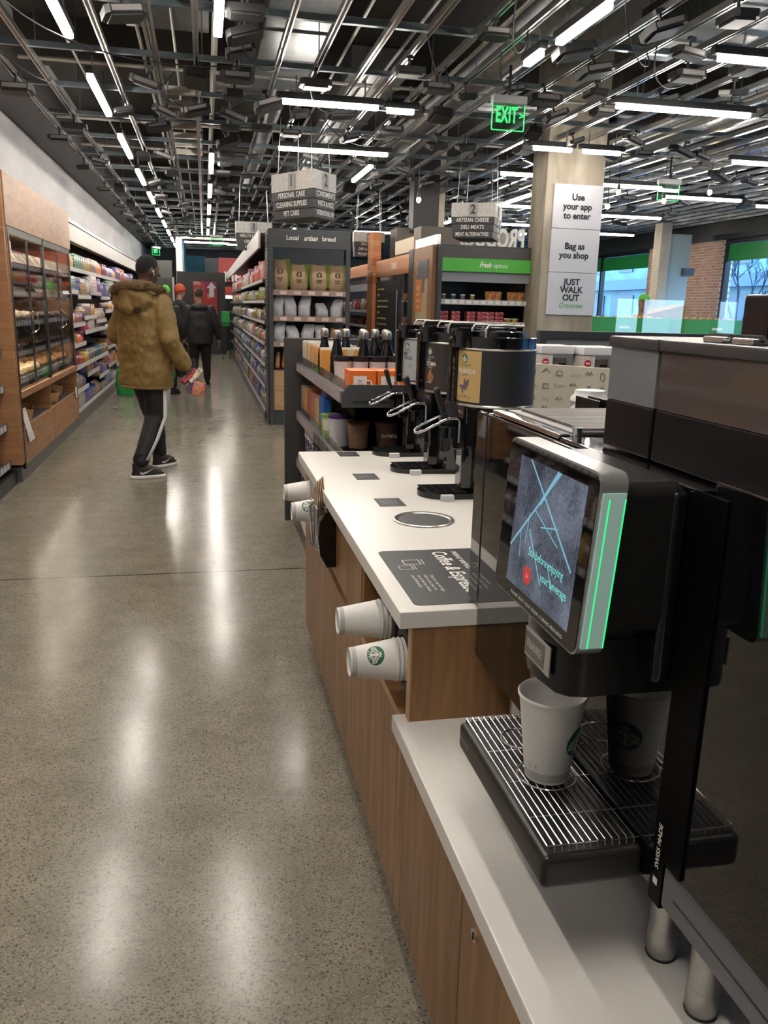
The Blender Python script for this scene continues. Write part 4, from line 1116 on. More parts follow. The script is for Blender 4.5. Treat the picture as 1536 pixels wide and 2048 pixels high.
# big sign on the worktop
t = thing('counter_sign', (.65, 1.76, .85), 'large dark Freshly Brewed Coffee & Espresso sign lying on the worktop', 'sign')
def rrect(x0, x1, y0, y1, r, k=5):
    P = []
    for cx, cy, a in ((x1-r, y1-r, 0), (x0+r, y1-r, PI/2), (x0+r, y0+r, PI), (x1-r, y0+r, 3*PI/2)):
        P += [(cx+r*math.cos(a+PI/2*i/k), cy+r*math.sin(a+PI/2*i/k)) for i in range(k+1)]
    return P
B().prism(rrect(.412, .90, 1.562, 1.955, .015), .001, Matrix.Translation((0, 0, .85))).done('plate', SLATE, t)
text('FRESHLY BREWED', .0175, (.603, 1.93, .8512), 'UP', CREAMTXT, t, align='LEFT', bold=.015)
text('Coffee & Espresso', .052, (.562, 1.935, .8512), 'UP', CREAMTXT, t, align='LEFT', bold=.018, xs=.80, shear=.1)
for k, s in enumerate(['Take your cup and enjoy', 'Select a size, place the', 'cup on the tray, choose', 'your drink and go']):
    text(s, .0115, (.498-.0145*k, 1.755, .8512), 'UP', CREAMTXT, t, 'fine_print', align='LEFT')
b = B()
for cx, cy, s in ((.475, 1.855, 1), (.452, 1.815, .8)):
    for a, c, d, e in ((-.016, .016, -.02, -.018), (-.02, .02, .02, .022), (-.02, .02, .028, .03)): b.box(cx+d*s, cx+e*s, cy+a*s, cy+c*s, .851, .8515)
    b.box(cx-.02*s, cx+.02*s, cy-.018*s, cy-.016*s, .851, .8515); b.box(cx-.02*s, cx+.02*s, cy+.016*s, cy+.018*s, .851, .8515)
b.done('cup_pictogram', CREAMTXT, t)
for k, s in enumerate(['ask a team member for', 'help with your drink', 'thank you for waiting', 'please recycle cups']):
    text(s, .011, (.80-.014*k, 1.80, .8512), 'UP', CREAMTXT, t, 'fine_print', align='LEFT')

# ================================================================== URNS
URNC = .925
def urn():
    t = thing('coffee_urn', (0, 0, 0), '', '')
    b = B()
    pl = []
    for i in range(25):
        a = PI/2+PI*i/24; pl.append((-.165+.085*math.cos(a), .078*math.sin(a)))
    pl += [(.08, -.078), (.08, .078)]
    b.prism(pl, .018, Matrix.Translation((0, 0, 0))); b.done('base_tray', GLOSS2, t)
    b = B()
    for i in range(9): b.box(-.235, -.10, -.062+.0155*i-.002, -.062+.0155*i+.002, .018, .022)
    for i in range(5): b.box(-.225+.03*i, -.222+.03*i, -.064, .064, .018, .0215)
    b.done('drip_grid', BLACK, t)
    b = B(); b.box(-.115, -.06, -.035, .035, .018, .30, .01); b.loft([(.015, 0, .018, .10, .11), (.015, 0, .285, .10, .11), (.0, 0, .30, .118, .118)], 40); b.done('stand', GLOSS, t)
    b = B(); b.lathe([(0, .298), (.12, .298), (.125, .303)], n=64); b.lathe([(.125, .308), (.125, .478)], n=64); b.done('shell', MATTEB, t)
    B().lathe([(.1255, .300), (.127, .304), (.1255, .308)], n=64).done('steel_ring', STEEL, t); B().lathe([(.1255, .478), (.127, .481), (.1255, .484)], n=64).done('steel_ring', STEEL, t)
    b = B(); b.lathe([(.124, .484), (.124, .517), (.118, .52), (.09, .52), (.088, .535), (.05, .54), (0, .54)], n=64); b.box(-.055, .055, -.025, .025, .53, .548, .006); b.done('lid', GLOSS, t)
    b = B(); b.cyl((-.118, 0, .484), (-.118, 0, .535), .034, n=24); b.box(-.15, -.09, .02, .06, .3, .515, .008); b.done('sight_glass_cap', GLOSS, t)
    for yy in (-.07, .07):
        B().tube([(-.065, yy, .515), (-.065, yy, .542), (-.057, yy, .553), (.057, yy, .553), (.065, yy, .542), (.065, yy, .515)], .0042, 10).done('lid_handle', STEEL, t)
    b = B(); b.box(-.185, -.10, -.014, .014, .225, .26, .006); b.cyl((-.165, 0, .19), (-.165, 0, .232), .011, .013, 14); b.box(-.15, -.11, -.045, -.02, .16, .235, .004)
    b.done('tap', GLOSS2, t)
    b = B(); b.capsule((-.172, 0, .262), (-.198, 0, .345), .006, .011, 12, 4); b.cyl((-.168, -.012, .262), (-.168, .012, .262), .009, n=12); b.done('tap_lever', BLACK, t)
    w_ = [(-.135, -.062, .185), (-.135, -.062, .255), (-.145, -.062, .262), (-.178, -.062, .262), (-.245, -.045, .222), (-.262, -.025, .212), (-.266, 0, .209), (-.262, .025, .212), (-.245, .045, .222), (-.178, .03, .258), (-.15, .02, .25)]
    B().tube(w_, .0042, 10).done('cup_guard', CHROME, t)
    return t
u0 = urn()
LBL = [mat('label_tan', (.55, .38, .15), .5), mat('label_dark_brown', (.035, .026, .024), .5), mat('label_silver', (.36, .37, .39), .5)]
UT = ['large black coffee urn nearest the camera with a tan hummingbird label', 'middle black coffee urn with a dark brown label', 'farthest black coffee urn with a silver-grey label']
URNS = []
for k, yc in enumerate((2.58, 3.0, 3.36)):
    o = u0 if k == 0 else copy_tree(u0)
    o.location = (URNC, yc, .85); tag(o, UT[k], 'urn', 'coffee urns on the counter'); URNS.append(o)
for k, o in enumerate(URNS):
    A0 = R_(199)
    def ml(e, A0=A0, o=o):
        def f(u, v):
            r = .1252+e; a = A0+u/r
            return Vector((URNC+r*math.cos(a), o.location.y+r*math.sin(a), 1.245+v))
        return f
    b = B(); f = ml(.0006); N = 14; W, H = .128, .160
    vs = [[b.bm.verts.new(f(-W/2+W*i/N, v)) for v in (-H/2, H/2)] for i in range(N+1)]
    for i in range(N): b.bm.faces.new((vs[i][0], vs[i+1][0], vs[i+1][1], vs[i][1]))
    lb = b.done('label', LBL[k], o, recalc=False)
    ink = CREAMTXT if k == 1 else DARKTXT
    logo(ml(.0012), .0001, lb) if False else None
    g = ml(.0012)
    logo(lambda u, v, g=g: g(u-.005, v+.055), .015, lb)
    f2 = ml(.0014)
    def tx(s, size, u, v, m_, **kw): text(s, size, None, None, m_, lb, 'lettering', mapf=lambda a, c: f2(a+u, c+v), **kw)
    if k == 0:
        tx('BLONDE ROAST', .007, 0, .034, ink); tx('VERANDA', .021, .0, .016, CREAMTXT, xs=.95, bold=.02); tx('BLEND', .009, 0, .004, ink); tx('BLONDE ROAST', .007, -.015, -.065, ink)
        b = B()
        for pol in ([(-.045, .0), (-.022, .004), (-.02, -.002), (-.028, -.004)], [(-.025, .006), (-.01, .004), (.018, -.022), (.03, -.036), (.008, -.03), (-.012, -.018)], [(-.012, .0), (.0, .012), (.022, .026), (.018, .008), (.006, -.012)], [(-.002, .0), (-.006, .018), (.004, .028), (.008, .01)]):
            b.bm.faces.new([b.bm.verts.new(f2(x, y-.033)) for x, y in pol])
        b.done('bird_picture', mat('bird_violet', (.14, .10, .16), .5, noise=.4, nscale=120), lb, recalc=False)
    elif k == 1:
        tx('DARK ROAST', .007, 0, .034, ink); tx('CAFE', .010, -.012, .024, ink); tx('ESTIMA', .022, 0, .009, ink, xs=.85, bold=.02); tx('BLEND', .008, 0, -.004, ink); tx('DARK ROAST', .006, -.01, -.058, ink)
        b = B()
        for cx, cy, rx, ry in ((0, -.022, .009, .012), (0, -.038, .02, .016), (0, -.05, .014, .01)):
            b.bm.faces.new([b.bm.verts.new(f2(cx+rx*math.cos(2*PI*i/14), cy+ry*math.sin(2*PI*i/14))) for i in range(14)])
        b.done('figure_picture', mat('ochre_picture', (.33, .15, .06), .5, noise=.4, nscale=120), lb, recalc=False)
    else:
        tx('MEDIUM ROAST', .006, 0, .038, ink); tx('PIKE', .018, -.02, .024, ink, bold=.02); tx('PLACE', .018, .004, .008, ink, bold=.02); tx('71', .022, .018, -.026, mat('label_ink_grey', (.12, .12, .13), .5)); tx('MEDIUM ROAST', .006, 0, -.064, ink)
    c = B().box(-.02, .02, -.011, .011, 0, .019, .001).done('label_card', PAPER, origin=(0, 0, 0)); c.location = (URNC-.175, yc_ := o.location.y-.094, .8505)
    tag(c, 'small white card tile leaning at the foot of the %s urn' % ['nearest', 'middle', 'farthest'][k], 'card', 'small white tiles by the urns')

# ================================================================== ESPRESSO MACHINE
MX = .534
t = thing('espresso_machine', (.75, 1.15, .6), 'large gloss black automatic espresso machine with touchscreen', 'coffee machine')
# far module: milk unit with ribbed top
b = B(); b.box(MX, 1.02, 1.19, 1.525, .75, 1.255, .006); b.box(MX, 1.02, 1.525, 1.59, .857, 1.255, .006); b.done('milk_module', GLOSS, t)
b = B(); b.box(MX+.03, 1.0, 1.21, 1.5, 1.256, 1.266, .004); b.done('module_top', mat('tray_grey', (.09, .085, .085), .35, .4), t)
b = B()
for i in range(26): b.box(MX+.055, .99, 1.225+i*.0105, 1.230+i*.0105, 1.266, 1.2695)
b.done('ribbed_mat', mat('rib_brown_grey', (.22, .19, .185), .4), t)
b = B(); b.box(MX+.006, MX+.03, 1.2, 1.515, 1.256, 1.264, .002); b.done('chrome_trim', CHROME, t)
b = B(); b.cyl((MX+.035, 1.195, 1.25), (MX+.035, 1.195, 1.275), .008, n=16); b.done('corner_pin', CHROME, t)
text('FRANKE', .016, (MX+.018, 1.27, 1.2648), 'UP', DARKTXT, t, bold=.03)
# middle module
b = B(); b.box(MX, 1.02, .80, 1.185, .745, 1.262, .004); b.done('brew_module', GLOSS, t)
b = B(); b.box(MX-.022, MX-.001, .815, 1.18, 1.02, 1.258, .008, 3); b.done('front_cover', GLOSS2, t)
# bean hoppers
for k, (y0, y1, m_) in enumerate([(.973, 1.105, pane_mat('hopper_smoke', (.5, .51, .53), milk=.6, milkcol=(.3, .31, .32), rough=.05)), (.62, .969, pane_mat('hopper_smoke_dark', (.3, .27, .26), milk=.7, milkcol=(.13, .10, .09), rough=.05))]):
    h = B().box(.566, .80, y0, y1, 1.264, 1.332, .004).done('hopper_base', mat('hopper_base_black', (.006, .006, .007), .3, spec=.2), t)
    b = B(); b.box(.567, .57, y0+.002, y1-.002, 1.332, 1.405); b.box(.57, .798, y0+.002, y0+.005, 1.332, 1.405); b.box(.57, .798, y1-.005, y1-.002, 1.332, 1.405); b.box(.795, .798, y0+.005, y1-.005, 1.332, 1.405)
    b.done('hopper_wall', m_, h)
    B().box(.563, .803, y0-.001, y1+.001, 1.405, 1.42, .003).done('hopper_lid', mat('hopper_lid_grey', (.05, .05, .053), .25), h)
    if k: B().box(.575, .79, y0+.01, y1-.01, 1.332, 1.385, .01).done('coffee_beans', mat('coffee_beans', (.06, .03, .018), .5, noise=.5, nscale=90, bump=.6, bscale=120), h)
for x, y in ((.60, .895), (.60, .838)):
    b = B(); b.box(x-.012, x+.012, y-.02, y+.02, 1.42, 1.427, .002); b.cyl((x, y-.02, 1.427), (x, y+.02, 1.427), .004, n=8); b.done('lid_latch', CHROME, t)
# silver-grey dark rear hopper box at the very right
tag(B().box(.885, 1.01, 1.20, 1.27, 1.27, 1.487, .006).done('grinder_hopper', GLOSS2), 'dark glossy grinder hopper at the right photo edge behind the bean hoppers', 'hopper')
# near module: refrigerated unit with framed glass door
FRG = mat('door_frame_grey', (.12, .12, .13), .35, .4)
b = B(); b.box(MX+.0005, 1.02, .16, .775, .797, 1.278, .003); b.done('cooler_body', GLOSS, t)
b = B(); b.box(MX-.002, MX+.05, .15, .778, .742, .797, .003); b.m(1).box(MX-.0028, MX-.002, .17, .752, .7665, .7685); b.box(MX-.001, MX, .752, .7535, .79, 1.24); b.done('cooler_frame', [FRG, BLACK], t)
b = B(); b.box(MX-.003, MX+.01, .779, .806, .735, .80, .001); b.box(MX-.003, MX+.0, .745, .806, .80, 1.262, .001); b.done('corner_post', mat('post_dead_black', (.0015, .0015, .0018), .45, spec=.08), t)
text('SWISS MADE', .011, (MX-.0035, .792, .815), Euler((0, 0, 0)).to_matrix().to_4x4() @ Matrix(((0, 0, -1, 0), (0, -1, 0, 0), (1, 0, 0, 0), (0, 0, 0, 1))) if False else Matrix(((0, 0, -1, 0), (0, 1, 0, 0), (1, 0, 0, 0), (0, 0, 0, 1))), CREAMTXT, t, bold=.02)
b = B(); b.box(MX-.0038, MX-.0033, .7875, .7965, .762, .771); b.done('swiss_mark', CREAMTXT, t)
# feet
for x, y in ((.59, .848), (.589, .751), (.616, 1.46), (.95, 1.4), (.95, .3), (.59, .2)):
    b = B(); b.cyl((x, y, .6), (x, y, .745), .0195, n=32); b.m(1).cyl((x, y, .6), (x, y, .6035), .0205, n=32); b.m(0).lathe([(.0196, 0), (.0204, .002), (.0204, .03), (.0196, .032)], c=(x, y, .606), n=32)
    b.done('foot', [STEEL, BLACK], t)
# screen head
def SP(u, v, e=0):   # u from far to near edge, v from bottom to top
    return Vector((.402+.014*v-e, 1.078-.276*u, 1.068+.214*v))
b = B(); b.box(.428, MX, .818, 1.06, 1.085, 1.268, .018, 3); b.done('screen_housing', mat('housing_satin', (.014, .014, .015), .3), t)
def slab(u0, u1, v0, v1, e0, e1, bev=0, rad=0):
    b = B()
    P = rrect(u0*.276, u1*.276, v0*.214, v1*.214, rad, 5) if rad else [(u0*.276, v0*.214), (u1*.276, v0*.214), (u1*.276, v1*.214), (u0*.276, v1*.214)]
    lo = [b.bm.verts.new(SP(x/.276, y/.214, e0)) for x, y in P]; hi = [b.bm.verts.new(SP(x/.276, y/.214, e1)) for x, y in P]
    b.bm.faces.new(lo); b.bm.faces.new(hi[::-1])
    for i in range(len(P)): j = (i+1) % len(P); b.bm.faces.new((lo[i], hi[i], hi[j], lo[j]))
    return b
slab(0, 1, 0, 1, -.032, 0, rad=.016).done('screen_bezel', mat('silver_bezel', (.5, .5, .5), .3, .7), t)
slab(.012, .988, .012, .988, 0, .0012, rad=.013).done('screen_glass', GLOSS, t)
GL = mat('frosted_acrylic', (.42, .55, .5), .35, emit=(.2, .36, .31), es=.32)
GE = mat('green_light_line', (.02, .5, .2), .4, emit=(.01, .9, .25), es=1.0)
for s in (0, 1):
    yy = .8005 if s else 1.0795
    q = slab(1.0 if s else -.012, 1.012 if s else 0, .06, .9, -.03, -.003).done('side_light', GL, t)
    for e in (-.029, -.010): slab(1.0115 if s else -.016, 1.0135 if s else -.0115, .06, .87, e-.0012, e+.0002).done('light_line', GE, q)
# display
dm = mat('display_picture', (.02, .03, .05), .3)
n = dm.node_tree; b_ = n.nodes['Principled BSDF']
tcn = n.nodes.new('ShaderNodeTexCoord'); n1 = n.nodes.new('ShaderNodeTexNoise'); n1.inputs['Scale'].default_value = 420; n1.inputs['Detail'].default_value = 3
mpn = n.nodes.new('ShaderNodeMapping'); mpn.inputs['Scale'].default_value = (1, 1, .5); n.links.new(tcn.outputs['Object'], mpn.inputs[0]); n.links.new(mpn.outputs[0], n1.inputs[0])
n2 = n.nodes.new('ShaderNodeTexNoise'); n2.inputs['Scale'].default_value = 14; n.links.new(tcn.outputs['Object'], n2.inputs[0])
ma = n.nodes.new('ShaderNodeMath'); ma.operation = 'ADD'; n.links.new(n1.outputs[0], ma.inputs[0]); n.links.new(n2.outputs[0], ma.inputs[1])
rp = n.nodes.new('ShaderNodeValToRGB'); rp.color_ramp.elements[0].position = .40; rp.color_ramp.elements[1].position = .66
rp.color_ramp.elements[0].color = (.012, .018, .035, 1); rp.color_ramp.elements[1].color = (.24, .28, .36, 1)
ma2 = n.nodes.new('ShaderNodeMath'); ma2.operation = 'MULTIPLY'; ma2.inputs[1].default_value = .5; n.links.new(ma.outputs[0], ma2.inputs[0]); n.links.new(ma2.outputs[0], rp.inputs[0])
n.links.new(rp.outputs[0], b_.inputs['Emission Color']); b_.inputs['Emission Strength'].default_value = .55
dsp = slab(.17, .90, .10, .91, .0013, .0017).done('display', dm, t)
ICE = mat('ice_blue_strokes', (.1, .2, .25), .4, emit=(.12, .33, .42), es=.9)
b = B()
for (u0, v0, u1, v1, w_) in [(.30, .91, .86, .42, .007), (.64, .91, .17, .33, .007), (.62, .91, .46, .68, .012), (.42, .63, .70, .5, .004), (.38, .5, .58, .22, .005), (.5, .55, .68, .6, .004), (.36, .6, .35, .4, .003), (.62, .38, .70, .24, .004), (.28, .47, .3, .3, .003)]:
    du, dv = u1-u0, v1-v0; L = math.hypot(du, dv); nu, nv = -dv/L*w_, du/L*w_
    b.quad(*[SP(a, c, .0019) for a, c in ((u0-nu, v0-nv), (u1-nu, v1-nv), (u1+nu, v1+nv), (u0+nu, v0+nv))])
b.done('picture_strokes', ICE, dsp, recalc=False)
AQ = mat('aqua_text', (.1, .3, .3), .4, emit=(.12, .55, .5), es=.9)
def st(s, size, u, v, m_, **k): text(s, size, None, None, m_, dsp, 'lettering', mapf=lambda a, c: SP(u+a/.276, v+c/.214, .002), **k)
st('Stir before enjoying', .0155, .60, .37, AQ, xs=.88); st('your beverage', .0155, .71, .275, AQ, xs=.88)
b = B(); b.bm.faces.new([b.bm.verts.new(SP(.42+.045*math.cos(2*PI*i/24), .22+.058*math.sin(2*PI*i/24), .002)) for i in range(24)])
b.done('round_button', mat('button_red', (.3, .02, .02), .4, emit=(.35, .03, .03), es=.8), dsp, recalc=False)
st('X', .010, .42, .22, mat('button_x', (.8, .8, .8), .4, emit=(.8, .8, .8), es=.5))
text('PLEASE WAIT YOUR DRINK IS BEING PREPARED', .0062, None, None, mat('screen_caption', (.4, .4, .4), .4, emit=(.4, .4, .4), es=.5), t, 'caption', mapf=lambda a, c: SP(.56+a/.276, .05+c/.214, .002), spacing=1.3)
# spout
b = B()
b.prism([(MX, .862), (.45, .862), (.43, .867), (.418, .88), (.411, .92), (.411, .955), (.42, .985), (.44, .998), (MX, .998)], .074, Matrix.Translation((0, 0, .987)))
b.done('spout_block', mat('spout_black', (.01, .01, .011), .25), t)
b = B().prism([(MX, .87), (.46, .87), (.435, .88), (.425, .92), (.425, .96), (.435, .985), (MX, .99)], .03, Matrix.Translation((0, 0, 1.058))); b.done('spout_collar', MATTEB, t)
b = B(); b.cyl((.47, .93, .972), (.47, .93, .99), .012, n=16); b.done('nozzle', BLACK, t)
b = B(); b.prism([(.4112, .975), (.4090, .972), (.4090, .925), (.4112, .922)], .042, Matrix.Translation((0, 0, .985))) if False else b.box(.4085, .4112, .885, .965, 1.005, 1.045, .0008); b.m(1).box(.4078, .4085, .90, .963, 1.009, 1.041)
b.m(0); b.done('name_plate', [mat('plate_silver', (.6, .58, .56), .3, .6), mat('plate_inner', (.22, .21, .21), .4, .5)], t)
text('FRANKE', .0155, (.4074, .931, 1.025), '-X', mat('plate_letters', (.65, .63, .6), .4), t, bold=.02, xs=.85)
# drip tray
b = B(); b.box(.395, MX-.001, .825, 1.185, .742, .79, .010, 3); b.done('drip_tray', mat('tray_black', (.013, .013, .012), .33), t)
WIRE = mat('tray_wire', (.75, .74, .74), .18, 1)
g = B()
for i in range(13):
    x = .404+i*.0099; g.tube([(x, .836, .7905), (x, .8375, .7985), (x, 1.172, .7985), (x, 1.1735, .7905)], .00105, 6)
for y in (.838, .90, .985, 1.07, 1.172): g.tube([(.404, y, .7965), (.531, y, .7965)], .0011, 6)
for cy, r in ((.992, .042), (1.095, .03)):
    g.tube([(.4675+r*math.cos(2*PI*i/40), cy+r*math.sin(2*PI*i/40), .7998) for i in range(40)], .0015, 6, closed=True)
g.done('wire_grid', WIRE, t)
b = B(); b.box(.44, .6, .85, 1.1, .728, .742); b.done('tray_bracket', BLACK, t)
text('FRANKE', .012, (.3942, 1.15, .768), '-X', mat('grey_print', (.3, .3, .3), .5), t)

# ---- lid caddies behind the machine
t = thing('lid_caddy', (.9, 1.75, .85), 'black lid caddy standing behind the espresso machine', 'caddy')
for x in (.845, .875, .93, .96): B().box(x, x+.004, 1.68, 1.80, .86, 1.262, .001).done('divider', GLOSS2, t)
B().box(.83, 1.05, 1.66, 1.82, .85, .865).done('base', GLOSS2, t)
for k in range(9):
    o = B().lathe([(.044, 0), (.047, .004), (.046, .012), (.038, .02), (.036, .03), (0, .031)], n=32).done('takeaway_cover', mat('lid_white', (.72, .71, .7), .35), origin=(0, 0, 0))
    o.location = (.915, 1.87, 1.01+.0285*k); tag(o, 'white takeaway lid in the tall stack behind the espresso machine, %s from the bottom' % nth(k), 'lid', 'stacked white cup lids')
tag(B().cyl((.915, 1.87, .85), (.915, 1.87, 1.01), .045, n=24).done('lid_column', BLACK), 'black stand carrying the stack of white cup lids', 'stand')
# ================================================================== MERCHANDISE SHELVING BEYOND THE COUNTER
UX = .575
t = thing('merchandise_shelf_unit', (.8, 4.5, 0), 'charcoal merchandise shelf unit just beyond the coffee counter', 'shelf')
B().box(.50, 1.12, 5.46, 5.50, .02, 1.245, .006).done('end_panel', mat('end_panel_grey', (.06, .058, .06), .4), t)
B().box(1.08, 1.12, 3.56, 5.46, .1, 1.18).done('back_panel', DGREY, t)
B().box(.56, 1.12, 3.56, 5.46, 0, .11, .006).done('plinth', BLACK, t)
USH = (.16, .43, .74, 1.055)
for z in USH:
    s = B().box(UX+.02, 1.08, 3.58, 5.45, z-.02, z).done('shelf', DGREY, t)
    b = B(); 
    b.m(0).box(UX, UX+.02, 3.58, 5.45, z-.02, z+.035)
    y = 3.61
    while y < 5.38: b.m(1).box(UX-.003, UX, y, y+.066, z-.014, z+.03); y += .078
    b.done('price_strip', [SLAT, mat('label_dim_pink', (.40, .35, .36), .4)], s)
    B().box(UX+.012, UX+.016, 3.58, 5.45, z+.035, z+.085).done('clear_fence', CLEARP, s)
    b = B(); b.prism([(0, 0), (.5, 0), (.5, .10), (.03, .10), (0, .06)] if z > 1 else [(0, 0), (.5, 0), (.5, .05), (0, .05)], .012, Matrix.Translation((UX+.002, 3.58, z-.035)) @ Matrix.Rotation(PI/2, 4, 'X'))
    b.m(1).box(UX+.05, 1.06, 3.565, 3.568, z-.015, z-.005); b.done('end_bracket', [mat('bracket_slate', (.05, .054, .058), .4), BLACK], s)
# booklets / slim packs on top shelf
r = random.Random(77)
y = 5.40; i = 0
CRM = printed('booklet_cream', (.66, .6, .48), (.5, .4, .2), (.7, .68, .62), 16, .5, (1, 1, .5)); ORB = printed('booklet_orange', (.72, .3, .06), (.62, .5, .28), (.75, .42, .1), 16, .5, (1, 1, .4))
GRP = printed('booklet_dark', (.3, .34, .2), (.68, .62, .5), (.1, .1, .08), 16, .5, (1, 1, .5))
while y > 4.52:
    m_ = [CRM, CRM, GRP, CRM, ORB][i % 5] if y > 4.98 else [ORB, ORB, CRM, ORB, GRP][i % 5]; h = .17+r.uniform(-.006, .006)
    b = B(); b.box(-.115, .115, -.0075, .0075, 0, h, .002, 1); b.m(1).box(-.112, .112, -.006, .006, h, h+.003)
    o = b.done('snack_pouch', [m_, PAPER], origin=(0, 0, 0)); o.location = (UX+.155, y, 1.057); o.rotation_euler = (0, r.uniform(-.03, .03), r.uniform(-.05, .05))
    tag(o, '%s slim upright pack on the top merchandise shelf, %s from the end panel' % ('orange' if m_ is ORB else ('olive' if m_ is GRP else 'cream'), nth(i)), 'pack', 'slim packs on the merchandise shelf'); y -= .023; i += 1
# insulated bottles
def bottle():
    t = thing('insulated_bottle', (0, 0, 0), '', '')
    b = B(); b.lathe([(0, 0), (.034, 0), (.036, .004), (.036, .13), (.033, .155), (.022, .195), (.0195, .215), (.0195, .232)], n=28); b.done('bottle_body', GLOSS2, t)
    b = B(); b.lathe([(.0205, .23), (.0225, .234), (.0225, .262), (.019, .272), (.010, .276), (0, .276)], n=28); b.done('cap', STEEL, t)
    return t
b0 = bottle()
for k, (x, y) in enumerate([(.645, 4.62), (.675, 4.36), (.765, 4.62), (.82, 4.36), (.86, 4.62), (.93, 4.62), (.945, 4.36), (.99, 4.62), (1.04, 4.36)]):
    o = b0 if k == 0 else copy_tree(b0); o.location = (x, y, 1.056)
    tag(o, 'black insulated bottle with steel cap, %s from the left on the merchandise shelf' % nth(k), 'bottle', 'black bottles on the merchandise shelf')
MAPW = printed('map_print', (.62, .52, .52), (.66, .6, .58), (.5, .42, .5), 20, .4)
for k, x in enumerate((.665, .755, .845, .935, 1.02)):
    t = thing('travel_tumbler', (x, 4.12, 1.056), 'pale map-patterned travel tumbler with black lid, %s from the left' % nth(k), 'tumbler', 'map-patterned tumblers')
    B().lathe([(0, 0), (.034, 0), (.043, .13)], c=(x, 4.12, 1.056), n=28).done('cup_body', MAPW, t)
    B().lathe([(.0435, .13), (.045, .135), (.045, .155), (.041, .155), (.04, .145), (0, .145)], c=(x, 4.12, 1.056), n=28).done('lid', BLACK, t)
ORG = mat('mug_box_orange', (.78, .16, .02), .5)
for k, x in enumerate((.71, .84, .97)):
    t = thing('mug_box', (x, 3.84, 1.056), 'bright orange mug gift box with a white mug picture, %s from the left' % nth(k), 'box', 'orange mug boxes')
    B().box(x-.062, x+.062, 3.78, 3.94, 1.057, 1.165, .002).done('carton', ORG, t)
    B().box(x-.046, x+.016, 3.778, 3.78, 1.066, 1.14).done('mug_picture', PAPER, t)
    B().tube([(x+.016, 3.779, 1.12), (x+.034, 3.779, 1.118), (x+.04, 3.779, 1.102), (x+.034, 3.779, 1.086), (x+.016, 3.779, 1.084)], .0035, 6).done('handle_picture', PAPER, t)
    for j, s in enumerate(('FIND', 'YOUR', 'HOLIDAY')): text(s, .013, (x-.015, 3.777, 1.118-.014*j), '-Y', mat('red_print', (.55, .07, .04), .5), t, xs=.75, bold=.01)
    text('CUP', .055, (x-.063, 3.86, 1.112), Matrix(((0, 0, -1, 0), (0, -1, 0, 0), (-1, 0, 0, 0), (0, 0, 0, 1))), PAPER, t, xs=.6) if k == 0 else None
t = thing('striped_bag', (.60, 3.92, 1.055), 'crumpled clear snack bag with orange stripes in front of the mug boxes', 'bag')
B().loft([(.615, 3.95, 1.056, .02, .14), (.615, 3.95, 1.09, .022, .13), (.618, 3.95, 1.12, .008, .1)], 14).done('bag_body', printed('stripe_orange', (.55, .25, .1), (.5, .42, .38), (.3, .2, .16), 30, .3), t)
# second shelf
i = 0; y = 5.40
for c, cnt_ in (('tan', 4), ('yellow', 3), ('red', 3), ('orange', 4), ('yellow', 4)):
    for _ in range(cnt_):
        put('box', c, i % 3, (UX+.13, y, .745), (.04, .2, .2+.01*(i % 2)), 0 if False else PI, '%s slim box on the second merchandise shelf, %s from the end panel' % (cw(c), nth(i)), 'boxes on the second merchandise shelf'); bpy.context.scene.collection.objects[-1].scale = (.2, .042, .2); y -= .05; i += 1
for k in range(4):
    b = B().box(-.022, .022, -.02, .02, 0, .15, .005); o = b.done('gum_pack', mat('bright_blue_pack', (.02, .14, .5), .35), origin=(0, 0, 0)); o.location = (UX+.05+.0*k, 4.5-.045*k, .83)
    tag(o, 'bright blue hanging pack clipped on the second merchandise shelf, %s from the left' % nth(k), 'pack', 'blue hanging packs')
tag(B().box(UX+.04, UX+.10, 4.33, 4.52, .975, 1.0, .004).done('pack_clip', mat('purple_clip', (.09, .05, .25), .4)), 'purple clip tray above the blue hanging packs', 'tray')
def pot(name, x, y, z, r, h, m1, m2, label, group, txt=None):
    t = thing(name, (x, y, z), label, 'pot', group)
    B().lathe([(0, 0), (r*.84, 0), (r, h*.9)], c=(x, y, z), n=32).done('pot_body', m1, t)
    B().lathe([(r*1.02, h*.9), (r*1.05, h*.93), (r*1.05, h*.99), (r*.98, h), (0, h)], c=(x, y, z), n=32).done('lid', m2, t)
    if txt: text(txt, .022, (x, y-r-.002, z+h*.5), '-Y', CREAMTXT, t, bold=.01, xs=.8)
OATS = mat('oat_pot_brown', (.10, .05, .035), .5, noise=.2, nscale=30); OATT = mat('oat_pot_tan', (.2, .12, .075), .5, noise=.2, nscale=30)
pot('oatmeal_pot', .70, 3.83, .80, .052, .12, OATT, OATS, 'tan-brown oatmeal pot, left one on the wire basket shelf', 'oatmeal pots')
pot('oatmeal_pot', .84, 3.83, .80, .055, .12, OATS, OATS, 'dark brown oatmeal pot with white OATMEAL lettering', 'oatmeal pots', 'OATMEAL')
pot('oatmeal_pot', .98, 3.83, .80, .055, .12, OATS, OATS, 'dark brown oatmeal pot, right one partly behind the urn', 'oatmeal pots')
pot('noodle_pot', .64, 4.02, .78, .055, .15, mat('pot_white', (.6, .6, .62), .4), mat('pot_purple', (.08, .03, .2), .4), 'white pot with purple lid beside the oatmeal pots', 'snack pots')
pot('noodle_pot', .63, 4.22, .78, .055, .13, printed('pot_green', (.3, .5, .12), (.7, .68, .6), (.5, .1, .05), 20), mat('pot_lime', (.2, .36, .08), .4), 'green and white pot with lime lid left of the purple-lidded pot', 'snack pots')
